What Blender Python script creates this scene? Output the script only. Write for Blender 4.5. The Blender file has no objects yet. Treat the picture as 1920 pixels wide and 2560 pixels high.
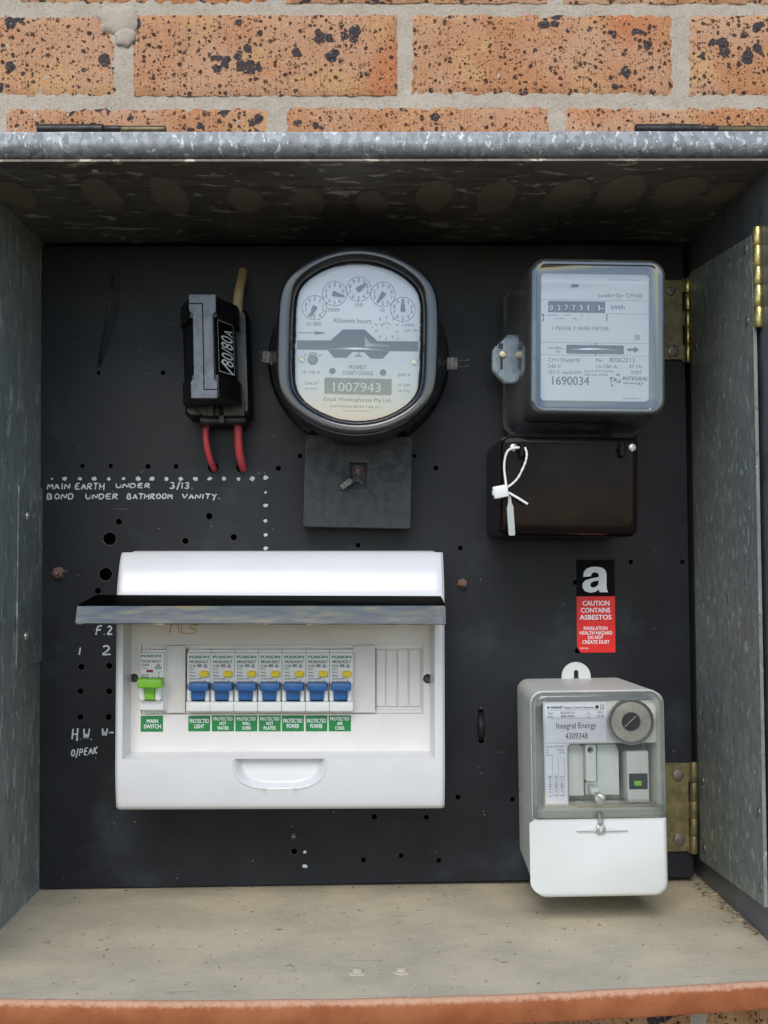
import bpy, bmesh, math, random
from mathutils import Vector, Matrix
from mathutils import noise as mn

random.seed(7)
S = bpy.context.scene
COL = S.collection
R = math.radians

# ------------------------------------------------------------------ camera
F = 3163.0          # focal length in photo pixels (photo 1920 x 2560)
D = 1.04            # metres from the lens to the black mounting panel (plane y = 0)
cam_rot = (Matrix.Rotation(R(-1.09), 3, 'Z') @ Matrix.Rotation(R(2.35), 3, 'X')
           @ Matrix.Rotation(R(90), 3, 'X') @ Matrix.Rotation(R(-0.42), 3, 'Z'))
cam_pos = Vector((0, -D, 0))
cd = bpy.data.cameras.new('camera')
cd.sensor_fit = 'VERTICAL'; cd.sensor_height = 36.0; cd.lens = 36.0 * F / 2560.0
cd.clip_start = 0.05; cd.clip_end = 500
cam = bpy.data.objects.new('camera', cd); COL.objects.link(cam)
cam.matrix_world = Matrix.Translation(cam_pos) @ cam_rot.to_4x4()
S.camera = cam
S.render.resolution_x = 768; S.render.resolution_y = 1024

# ------------------------------------------------------------------ light
SUN_EL, SUN_AZ = 39.0, -8.0          # elevation; azimuth measured from straight out of the wall towards the left
w = bpy.data.worlds.new("World"); S.world = w; w.use_nodes = True
nt = w.node_tree; nt.nodes.clear()
sky = nt.nodes.new('ShaderNodeTexSky'); sky.sky_type = 'NISHITA'; sky.sun_disc = False
sky.sun_elevation = R(SUN_EL); sky.air_density = 1.0; sky.dust_density = 0.4; sky.ozone_density = 1.0
bg = nt.nodes.new('ShaderNodeBackground'); bg.inputs['Strength'].default_value = 0.145
wo = nt.nodes.new('ShaderNodeOutputWorld')
nt.links.new(sky.outputs[0], bg.inputs[0]); nt.links.new(bg.outputs[0], wo.inputs[0])
sd = Vector((math.sin(R(SUN_AZ)) * math.cos(R(SUN_EL)), -math.cos(R(SUN_AZ)) * math.cos(R(SUN_EL)), math.sin(R(SUN_EL))))
sky.sun_rotation = math.atan2(sd.x, sd.y)
ld = bpy.data.lights.new('sun', 'SUN'); ld.energy = 1.4; ld.angle = R(34); ld.color = (1.0, 0.93, 0.86)
sun = bpy.data.objects.new('sun', ld); COL.objects.link(sun)
sun.rotation_euler = sd.to_track_quat('Z', 'Y').to_euler()
S.view_settings.view_transform = 'Standard'; S.view_settings.look = 'None'
S.view_settings.exposure = 0.58; S.view_settings.gamma = 1.0
S.cycles.max_bounces = 10; S.cycles.transparent_max_bounces = 24

# ------------------------------------------------------------------ pixel -> point
def ray(px, py):
    return cam_rot @ Vector(((px - 960) / F, -(py - 1280) / F, -1.0))
def P(px, py, h=0.0):               # point on the plane h metres in front of the panel
    r = ray(px, py); t = (D - h) / r.y
    return cam_pos + r * t
def PX(px, py, X):
    r = ray(px, py); return cam_pos + r * (X / r.x)
def PZ(px, py, Z):
    r = ray(px, py); return cam_pos + r * (Z / r.z)
def sc(h): return (D - h) / F       # metres per photo pixel at that plane

# ------------------------------------------------------------------ materials
def lin(r, g, b):
    f = lambda c: ((c / 255) / 12.92) if c / 255 <= 0.04045 else (((c / 255) + 0.055) / 1.055) ** 2.4
    return (f(r), f(g), f(b), 1)
class NT:
    def __init__(s, name):
        s.m = bpy.data.materials.new(name); s.m.use_nodes = True
        s.t = s.m.node_tree; s.t.nodes.clear()
        s.out = s.t.nodes.new('ShaderNodeOutputMaterial')
    def n(s, ty, **kw):
        n = s.t.nodes.new(ty)
        for k, v in kw.items():
            if k in n.inputs: n.inputs[k].default_value = v
            else: setattr(n, k, v)
        return n
    def l(s, a, b): s.t.links.new(a, b)
    def coord(s, scale=(1, 1, 1), rnd=False, rot=(0, 0, 0)):
        tc = s.n('ShaderNodeTexCoord'); mp = s.n('ShaderNodeMapping')
        mp.inputs['Scale'].default_value = scale; mp.inputs['Rotation'].default_value = rot
        src = tc.outputs['Object']
        if rnd:
            oi = s.n('ShaderNodeObjectInfo'); mu = s.n('ShaderNodeMath', operation='MULTIPLY'); mu.inputs[1].default_value = 37.0
            s.l(oi.outputs['Random'], mu.inputs[0])
            ad = s.n('ShaderNodeVectorMath', operation='ADD'); s.l(src, ad.inputs[0]); s.l(mu.outputs[0], ad.inputs[1]); src = ad.outputs[0]
        s.l(src, mp.inputs[0]); return mp.outputs[0]
    def noise(s, vec, scale, detail=4, rough=0.55, dist=0.0):
        n = s.n('ShaderNodeTexNoise'); n.inputs['Scale'].default_value = scale
        n.inputs['Detail'].default_value = detail; n.inputs['Roughness'].default_value = rough; n.inputs['Distortion'].default_value = dist
        s.l(vec, n.inputs['Vector']); return n.outputs['Fac']
    def voro(s, vec, scale, feature='F1', out='Distance', rand=1.0):
        n = s.n('ShaderNodeTexVoronoi'); n.feature = feature; n.inputs['Scale'].default_value = scale
        n.inputs['Randomness'].default_value = rand
        s.l(vec, n.inputs['Vector']); return n
    def ramp(s, fac, a, b, ca=0.0, cb=1.0):
        n = s.n('ShaderNodeMapRange'); n.inputs[1].default_value = a; n.inputs[2].default_value = b
        n.inputs[3].default_value = ca; n.inputs[4].default_value = cb; n.interpolation_type = 'SMOOTHSTEP'
        s.l(fac, n.inputs[0]); return n.outputs[0]
    def math(s, op, a, b=None):
        n = s.n('ShaderNodeMath', operation=op)
        for i, v in enumerate((a, b)):
            if v is None: continue
            if isinstance(v, (int, float)): n.inputs[i].default_value = v
            else: s.l(v, n.inputs[i])
        return n.outputs[0]
    def mix(s, fac, a, b):
        n = s.n('ShaderNodeMix', data_type='RGBA')
        for k, v in ((0, fac), (6, a), (7, b)):
            if isinstance(v, (int, float)): n.inputs[k].default_value = v
            elif isinstance(v, tuple): n.inputs[k].default_value = v
            else: s.l(v, n.inputs[k])
        return n.outputs[2]
    def bsdf(s, base=None, rough=0.5, metal=0.0, spec=0.5, bump=None, bstr=0.3, bdist=0.001, coat=0.0, coat_r=0.05, sub=0.0, aniso=0):
        b = s.n('ShaderNodeBsdfPrincipled')
        for k, v in (('Base Color', base), ('Roughness', rough), ('Metallic', metal)):
            if v is None: continue
            if isinstance(v, (int, float, tuple)): b.inputs[k].default_value = v
            else: s.l(v, b.inputs[k])
        b.inputs['Specular IOR Level'].default_value = spec
        b.inputs['Coat Weight'].default_value = coat; b.inputs['Coat Roughness'].default_value = coat_r
        if sub: b.inputs['Subsurface Weight'].default_value = sub; b.inputs['Subsurface Scale'].default_value = 0.002
        if bump is not None:
            bp = s.n('ShaderNodeBump'); bp.inputs['Strength'].default_value = bstr; bp.inputs['Distance'].default_value = bdist
            s.l(bump, bp.inputs['Height']); s.l(bp.outputs[0], b.inputs['Normal'])
        s.l(b.outputs[0], s.out.inputs[0]); return b

M = {}
def plain(name, base, rough=0.5, metal=0.0, var=0.12, vs=60, bump=0.0, bs=900, spec=0.5, coat=0.0, dust=0.0):
    n = NT(name); v = n.coord()
    f = n.noise(v, vs, 5, 0.6)
    dk = tuple(c * (1 - var) for c in base[:3]) + (1,); lt = tuple(min(1, c * (1 + var)) for c in base[:3]) + (1,)
    c = n.mix(n.ramp(f, 0.3, 0.7), dk, lt)
    if dust:
        d = n.ramp(n.noise(v, 340, 6, 0.75), 0.56, 0.78, 0, dust)
        c = n.mix(d, c, lin(150, 148, 140))
    r = rough if any(k in name for k in ('plastic', 'white', 'receiver', 'print')) else n.ramp(n.noise(v, vs * 2.3, 4), 0.3, 0.7, rough * 0.82, min(1, rough * 1.2))
    n.bsdf(c, r, metal, spec, n.noise(v, bs, 3) if bump else None, bump, 0.0004, coat)
    M[name] = n.m
plain('white_plastic', lin(214, 214, 214), 0.28, var=0.02, vs=25, coat=0.15)
plain('recess_plastic', lin(228, 223, 217), 0.42, var=0.03, vs=30)
plain('breaker_plastic', lin(236, 235, 230), 0.45, var=0.03, vs=200)
plain('blank_plastic', lin(230, 224, 218), 0.5, var=0.02, vs=100, bump=0.1, bs=2500)
plain('rocker_white', lin(240, 240, 236), 0.35, var=0.02)
plain('toggle_blue', lin(42, 98, 160), 0.45, var=0.1, vs=300, bump=0.1, bs=2600)
plain('toggle_green', lin(128, 196, 52), 0.4, var=0.08, vs=300, bump=0.1, bs=2600)
plain('button_yellow', lin(240, 208, 30), 0.4, var=0.05)
plain('flag_red', lin(150, 20, 45), 0.3, var=0.05)
plain('sticker_green', lin(18, 128, 62), 0.4, var=0.04, vs=200)
plain('sticker_red', lin(228, 26, 20), 0.4, var=0.05, vs=100)
plain('sticker_black', lin(7, 7, 8), 0.6, var=0.1, vs=100, spec=0.12)
plain('print_white', lin(245, 245, 245), 0.5, var=0.01)
plain('print_black', lin(28, 28, 30), 0.5, var=0.02)
plain('print_grey', lin(40, 43, 48), 0.5, var=0.03)
plain('print_green', lin(20, 125, 85), 0.5, var=0.03)
plain('print_gold', lin(196, 160, 60), 0.4, var=0.05)
plain('paper_white', lin(250, 251, 252), 0.5, var=0.015, vs=40)
plain('paper_lilac', lin(232, 232, 242), 0.5, var=0.02, vs=40)
plain('receiver_grey', lin(216, 217, 209), 0.42, var=0.04, vs=35, bump=0.07, bs=1400)
plain('receiver_white', lin(208, 210, 205), 0.38, var=0.02, vs=25)
plain('receiver_inner', lin(228, 232, 226), 0.5, var=0.04, vs=60)
plain('bakelite', (0.016, 0.017, 0.019, 1), 0.3, var=0.3, vs=60, bump=0.12, bs=1500, dust=0.10)
plain('bakelite_dusty', (0.016, 0.017, 0.020, 1), 0.17, spec=0.9, var=0.3, vs=60, bump=0.15, bs=1500, dust=0.14)
plain('grey_paint', lin(29, 31, 35), 0.5, var=0.15, vs=60, bump=0.08, bs=900, dust=0.16)
plain('fuse_black', (0.011, 0.011, 0.012, 1), 0.34, var=0.3, vs=100, bump=0.1, bs=1600)
plain('fuse_dust', lin(98, 104, 112), 0.55, var=0.22, vs=160, bump=0.1, bs=1600, dust=0.2)
plain('terminal_brown', (0.010, 0.0062, 0.0055, 1), 0.14, var=0.3, vs=30, bump=0.03, bs=60, spec=0.08)
plain('meter_interior', (0.035, 0.035, 0.037, 1), 0.5, var=0.3, vs=60)
plain('meter_frame', lin(92, 100, 112), 0.5, var=0.12, vs=80)
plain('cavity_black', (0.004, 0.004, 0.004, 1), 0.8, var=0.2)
plain('steel', lin(190, 188, 180), 0.35, metal=0.6, var=0.2, vs=300, bump=0.15, bs=1500)
plain('steel_dull', lin(128, 124, 116), 0.5, metal=0.75, var=0.25, vs=300, bump=0.2, bs=1500)
plain('washer_steel', lin(172, 168, 158), 0.4, metal=0.6, var=0.15, vs=200, bump=0.2, bs=900)
plain('lead', lin(120, 118, 112), 0.55, metal=0.5, var=0.3, vs=400, bump=0.4, bs=900)
plain('rusty_steel', lin(128, 100, 88), 0.75, metal=0.2, var=0.35, vs=400, bump=0.4, bs=1200)
plain('brass', lin(188, 172, 112), 0.3, metal=0.85, var=0.25, vs=200, bump=0.25, bs=700)
plain('brass_dull', lin(128, 118, 84), 0.48, metal=0.6, var=0.28, vs=120, bump=0.25, bs=500)
plain('brass_screw', lin(205, 196, 160), 0.35, metal=0.8, var=0.2, vs=300)
plain('dark_iron', lin(52, 50, 48), 0.42, metal=0.6, var=0.35, vs=150, bump=0.5, bs=500)
plain('cable_red', lin(214, 78, 82), 0.42, var=0.15, vs=120, bump=0.08, bs=700)
plain('cable_tan', lin(190, 162, 124), 0.55, var=0.2, vs=120, bump=0.15, bs=500, dust=0.1)
plain('cable_black', (0.012, 0.012, 0.013, 1), 0.4, var=0.2)
plain('tie_white', lin(228, 228, 224), 0.4, var=0.03)
plain('tie_grey', lin(176, 180, 176), 0.45, var=0.05)
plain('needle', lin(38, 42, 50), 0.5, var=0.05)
plain('disc_silver', lin(205, 208, 210), 0.3, metal=0.6, var=0.05)
plain('chalk', lin(196, 202, 206), 0.8, var=0.22, vs=900, bump=0.4, bs=1500)
plain('putty', lin(20, 19, 17), 0.75, var=0.4, vs=500, bump=0.8, bs=800, dust=0.12)

def panel_mat():
    n = NT('panel_black'); v = n.coord()
    big = n.noise(v, 7, 4, 0.6); fine = n.noise(v, 420, 6, 0.75); streak = n.noise(n.coord((900, 1, 26)), 1, 4)
    c = n.mix(n.ramp(big, 0.3, 0.7), lin(22, 24, 28), lin(36, 39, 45))
    c = n.mix(n.ramp(fine, 0.58, 0.80, 0, 0.38), c, lin(120, 124, 124))
    sp = n.voro(v, 260); sel = n.math('GREATER_THAN', n.noise(v, 60, 3), 0.63)
    dots = n.math('MULTIPLY', n.ramp(sp.outputs['Distance'], 0.08, 0.16, 1, 0), sel)
    c = n.mix(n.math('MULTIPLY', dots, 0.8), c, lin(160, 162, 158))
    scr = n.noise(n.coord((26, 1, 520), rot=(0, R(12), 0)), 1, 3, 0.5, 0.6)
    c = n.mix(n.math('MULTIPLY', n.ramp(scr, 0.70, 0.74), n.ramp(n.noise(v, 24, 2), 0.56, 0.68, 0, 0.5)), c, lin(130, 132, 132))
    low = n.n('ShaderNodeSeparateXYZ'); n.l(v, low.inputs[0])
    wh = n.math('MULTIPLY', n.ramp(n.noise(v, 13, 5, 0.65), 0.52, 0.74), 0.38)
    c = n.mix(wh, c, lin(66, 74, 80))
    c = n.mix(n.ramp(streak, 0.66, 0.8, 0, 0.10), c, lin(110, 112, 112))
    n.bsdf(c, n.ramp(big, 0.3, 0.7, 0.36, 0.5), 0, 0.24, n.noise(v, 120, 3), 0.06, 0.0006)
    M['panel_black'] = n.m
panel_mat()

def zinc(name, dark, light, flake, rough=0.42, metal=0.65, scale=120, stretch=(1, 1, 0.45), amt=0.5, rust=0.0):
    n = NT(name); v = n.coord(stretch); u = n.coord()
    wv = n.n('ShaderNodeVectorMath', operation='ADD')
    nn = n.n('ShaderNodeTexNoise'); nn.inputs['Scale'].default_value = scale * 1.1; n.l(v, nn.inputs[0])
    sc_ = n.n('ShaderNodeVectorMath', operation='SCALE'); sc_.inputs['Scale'].default_value = 0.9 / scale
    n.l(nn.outputs['Color'], sc_.inputs[0]); n.l(v, wv.inputs[0]); n.l(sc_.outputs[0], wv.inputs[1])
    vo = n.voro(wv.outputs[0], scale)
    hsv = n.n('ShaderNodeSeparateColor'); n.l(vo.outputs['Color'], hsv.inputs[0])
    c = n.mix(hsv.outputs[0], dark, light)
    c = n.mix(n.ramp(n.noise(u, 18, 4), 0.35, 0.7, 0, 0.6), c, dark)
    fl = n.ramp(n.noise(v, scale * 0.9, 5, 0.62, 0.5), 0.58, 0.64, 0, amt)
    c = n.mix(fl, c, flake)
    c = n.mix(n.ramp(n.noise(v, scale * 1.6, 4, 0.6, 1.0), 0.60, 0.66, 0, 0.7), c, tuple(x * 0.45 for x in dark[:3]) + (1,))
    if rust: c = n.mix(n.ramp(n.noise(u, 40, 6, 0.7), 0.55, 0.8, 0, rust), c, lin(96, 78, 58))
    rr = n.math('ADD', n.math('MULTIPLY', hsv.outputs[1], 0.25), rough - 0.1)
    n.bsdf(c, rr, metal, 0.5, n.noise(v, scale * 2.0, 4), 0.22, 0.0006)
    M[name] = n.m
zinc('zinc_wall', lin(130, 135, 129), lin(152, 157, 149), lin(214, 220, 214), metal=0.05, scale=130, amt=0.55)
zinc('zinc_plate', lin(122, 127, 121), lin(146, 150, 142), lin(206, 214, 210), metal=0.08, scale=190, stretch=(1, 1, 0.55), amt=0.55)
zinc('zinc_bright', lin(122, 124, 126), lin(166, 169, 172), lin(220, 224, 226), metal=0.2, scale=300, stretch=(1, 1, 0.6), rough=0.42, amt=0.8)
zinc('zinc_under', lin(104, 96, 82), lin(124, 114, 98), lin(236, 224, 200), metal=0.15, scale=95, stretch=(0.5, 1, 1), amt=0.6, rust=0.6)
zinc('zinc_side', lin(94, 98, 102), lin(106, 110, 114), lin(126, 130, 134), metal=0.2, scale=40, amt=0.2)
plain('spot_smooth', lin(134, 122, 103), 0.5, metal=0.1, var=0.08, vs=30)  # paler, smoother tone of the spots under the roof

def floor_mat():
    n = NT('floor_dusty'); v = n.coord()
    c = n.mix(n.ramp(n.noise(v, 16, 5, 0.6), 0.3, 0.7), lin(178, 168, 144), lin(204, 190, 160))
    c = n.mix(n.ramp(n.noise(n.coord((60, 260, 60)), 1, 6, 0.7), 0.5, 0.75, 0, 0.45), c, lin(208, 202, 184))
    c = n.mix(n.ramp(n.noise(v, 800, 6, 0.85), 0.5, 0.7, 0, 0.75), c, lin(226, 218, 196))
    c = n.mix(n.ramp(n.noise(v, 520, 6, 0.85), 0.56, 0.68, 0, 0.5), c, lin(128, 118, 98))
    c = n.mix(n.ramp(n.noise(n.coord((20, 110, 20)), 1, 5, 0.7, 1.5), 0.60, 0.72, 0, 0.45), c, lin(96, 108, 104))
    vo = n.voro(v, 210); col = n.n('ShaderNodeSeparateColor'); n.l(vo.outputs['Color'], col.inputs[0])
    d = n.math('MULTIPLY', n.ramp(vo.outputs['Distance'], 0.1, 0.2, 1, 0), n.math('GREATER_THAN', col.outputs[0], 0.86))
    c = n.mix(n.math('MULTIPLY', d, 0.75), c, lin(226, 220, 200))
    n.bsdf(c, 0.7, 0.0, 0.3, n.noise(v, 500, 5, 0.7), 0.35, 0.0008)
    M['floor_dusty'] = n.m
floor_mat()
def sill_mat():
    n = NT('sill_paint'); v = n.coord(); sp = n.n('ShaderNodeSeparateXYZ'); n.l(v, sp.inputs[0])
    c = n.mix(n.ramp(n.noise(v, 50, 4), 0.3, 0.7), lin(150, 86, 52), lin(168, 104, 68))
    edge = n.ramp(sp.outputs[2], -0.2675, -0.2615, 0.0, 1.0)
    worn = n.math('MULTIPLY', n.ramp(n.math('ADD', n.math('MULTIPLY', edge, 0.42), n.noise(v, 260, 6, 0.8)), 0.62, 0.95), 0.55)
    c = n.mix(worn, c, lin(216, 180, 150))
    c = n.mix(n.ramp(n.noise(v, 150, 6, 0.75), 0.68, 0.74, 0, 0.6), c, lin(224, 200, 178))
    n.bsdf(c, 0.7, 0, 0.2, n.noise(v, 500, 4), 0.25, 0.0006)
    M['sill_paint'] = n.m
sill_mat()
def brick_mat():
    n = NT('brick_clay'); v = n.coord(rnd=True)
    oi = n.n('ShaderNodeObjectInfo')
    c = n.mix(n.ramp(n.noise(v, 16, 3, 0.5), 0.36, 0.64), lin(200, 157, 125), lin(190, 133, 90))
    c = n.mix(n.ramp(n.noise(v, 30, 3, 0.5), 0.50, 0.66, 0, 0.8), c, lin(206, 164, 112))
    c = n.mix(n.math('MULTIPLY', oi.outputs['Random'], 0.6), c, lin(184, 130, 92))
    stv = n.coord((620, 40, 34), True)
    stri = n.noise(stv, 1, 4, 0.65, 0.4)
    c = n.mix(n.ramp(stri, 0.56, 0.70, 0, 0.6), c, lin(150, 88, 52))
    c = n.mix(n.ramp(n.noise(v, 11, 2, 0.5), 0.56, 0.70, 0, 0.6), c, lin(190, 112, 62))
    c = n.mix(n.ramp(stri, 0.40, 0.26, 0, 0.35), c, lin(232, 184, 138))
    # wobble for the iron spots
    nz = n.n('ShaderNodeTexNoise'); nz.inputs['Scale'].default_value = 320; nz.inputs['Detail'].default_value = 3; n.l(v, nz.inputs[0])
    s_ = n.n('ShaderNodeVectorMath', operation='SCALE'); s_.inputs['Scale'].default_value = 0.0030; n.l(nz.outputs['Color'], s_.inputs[0])
    wv = n.n('ShaderNodeVectorMath', operation='ADD'); n.l(v, wv.inputs[0]); n.l(s_.outputs[0], wv.inputs[1]); wv = wv.outputs[0]
    masks = []
    clus = n.ramp(n.noise(v, 26, 2, 0.5), 0.47, 0.62, 0.0, 1.0)
    for scale, thr, rad, useclus in ((125, 0.60, 0.68, True), (290, 0.40, 0.46, False), (520, 0.30, 0.44, False)):
        vo = n.voro(wv, scale); sp = n.n('ShaderNodeSeparateColor'); n.l(vo.outputs['Color'], sp.inputs[0])
        sel = sp.outputs[0]
        if useclus: sel = n.math('ADD', n.math('MULTIPLY', sel, 0.62), n.math('MULTIPLY', clus, 0.40))
        r = n.math('MULTIPLY', n.ramp(sel, thr, 1.0, 0.0, 1.0), rad)
        m = n.math('SUBTRACT', r, vo.outputs['Distance'])
        masks.append(n.ramp(m, -0.05, 0.07))
    c = n.mix(n.math('MULTIPLY', masks[2], 0.75), c, lin(92, 52, 34))
    c = n.mix(n.math('MULTIPLY', masks[1], 0.9), c, lin(48, 34, 32))
    c = n.mix(n.math('MULTIPLY', masks[0], 0.95), c, lin(50, 50, 56))
    c = n.mix(n.ramp(n.noise(v, 1100, 4, 0.7), 0.54, 0.66, 0, 0.3), c, lin(120, 74, 50))
    grit = n.ramp(n.noise(v, 700, 3, 0.6), 0.60, 0.68)
    c = n.mix(n.math('MULTIPLY', grit, 0.5), c, lin(240, 205, 160))
    hgt = n.math('ADD', n.math('MULTIPLY', stri, 0.7), n.math('MULTIPLY', n.noise(v, 600, 4, 0.7), 0.8))
    hgt = n.math('SUBTRACT', hgt, n.math('MULTIPLY', n.math('ADD', masks[1], masks[2]), 0.9))
    hgt = n.math('ADD', hgt, n.math('MULTIPLY', masks[0], 0.5))
    n.bsdf(c, 0.75, 0, 0.3, hgt, 0.8, 0.0016)
    M['brick_clay'] = n.m
brick_mat()
def mortar_mat():
    n = NT('mortar_sand'); v = n.coord()
    c = n.mix(n.ramp(n.noise(v, 40, 5, 0.7), 0.3, 0.7), lin(196, 180, 158), lin(212, 198, 178))
    c = n.mix(n.ramp(n.noise(v, 900, 5, 0.8), 0.45, 0.7, 0, 0.6), c, lin(236, 228, 214))
    c = n.mix(n.ramp(n.noise(v, 560, 5, 0.8), 0.54, 0.66, 0, 0.7), c, lin(140, 122, 98))
    n.bsdf(c, 0.9, 0, 0.2, n.noise(v, 380, 8, 0.85), 0.9, 0.0022)
    M['mortar_sand'] = n.m
mortar_mat()
def ground_mat():
    n = NT('ground_paving'); v = n.coord()
    c = n.mix(n.ramp(n.noise(v, 3, 5), 0.3, 0.7), (0.075, 0.062, 0.05, 1), (0.11, 0.09, 0.072, 1))
    n.bsdf(c, 0.85, 0, 0.3, n.noise(v, 60, 5), 0.3, 0.003); M['ground_paving'] = n.m
ground_mat()
def clear(name, tint, rough=0.03, ior=1.5, bumpscale=0, bstr=0.0, stretch=(1, 1, 1), haze=0.0, hazecol=(0.8, 0.8, 0.8, 1), hb=0.5):
    n = NT(name)
    tr = n.n('ShaderNodeBsdfTransparent'); tr.inputs[0].default_value = tint
    gl = n.n('ShaderNodeBsdfGlossy'); gl.inputs['Roughness'].default_value = rough; gl.inputs[0].default_value = (1, 1, 1, 1)
    fr = n.n('ShaderNodeFresnel'); fr.inputs[0].default_value = ior
    if bumpscale:
        bp = n.n('ShaderNodeBump'); bp.inputs['Strength'].default_value = min(1, bstr); bp.inputs['Distance'].default_value = 0.001 * max(1, bstr)
        n.l(n.noise(n.coord(stretch), bumpscale, 3), bp.inputs['Height'])
        n.l(bp.outputs[0], gl.inputs['Normal']); n.l(bp.outputs[0], fr.inputs['Normal'])
    mx = n.n('ShaderNodeMixShader'); n.l(fr.outputs[0], mx.inputs[0]); n.l(tr.outputs[0], mx.inputs[1]); n.l(gl.outputs[0], mx.inputs[2])
    o = mx.outputs[0]
    if haze:
        df = n.n('ShaderNodeBsdfDiffuse'); df.inputs[0].default_value = hazecol
        m2 = n.n('ShaderNodeMixShader'); f = n.ramp(n.noise(n.coord(), 60, 5), 0.35, 0.75, haze * hb, haze)
        n.l(f, m2.inputs[0]); n.l(o, m2.inputs[1]); n.l(df.outputs[0], m2.inputs[2]); o = m2.outputs[0]
    n.l(o, n.out.inputs[0]); M[name] = n.m
clear('meter_glass', (0.98, 0.985, 0.99, 1), 0.02, 2.05, haze=0.015)
clear('clear_cover', (0.93, 0.94, 0.94, 1), 0.08, 1.9, haze=0.11, hazecol=(0.7, 0.68, 0.62, 1), hb=0.7)
clear('clear_front', (0.97, 0.975, 0.98, 1), 0.02, 2.05, haze=0.015)
clear('smoked_lid', (0.50, 0.42, 0.36, 1), 0.015, 1.85, 34, 2.4, (0.3, 1, 1))
clear('smoked_top', (0.05, 0.046, 0.042, 1), 0.4, 1.004)
clear('receiver_clear', (0.95, 0.96, 0.94, 1), 0.04, 1.5, haze=0.05)
clear('receiver_rim', (0.90, 0.92, 0.89, 1), 0.08, 1.6, haze=0.09, hazecol=(0.92, 0.92, 0.88, 1))

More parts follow.
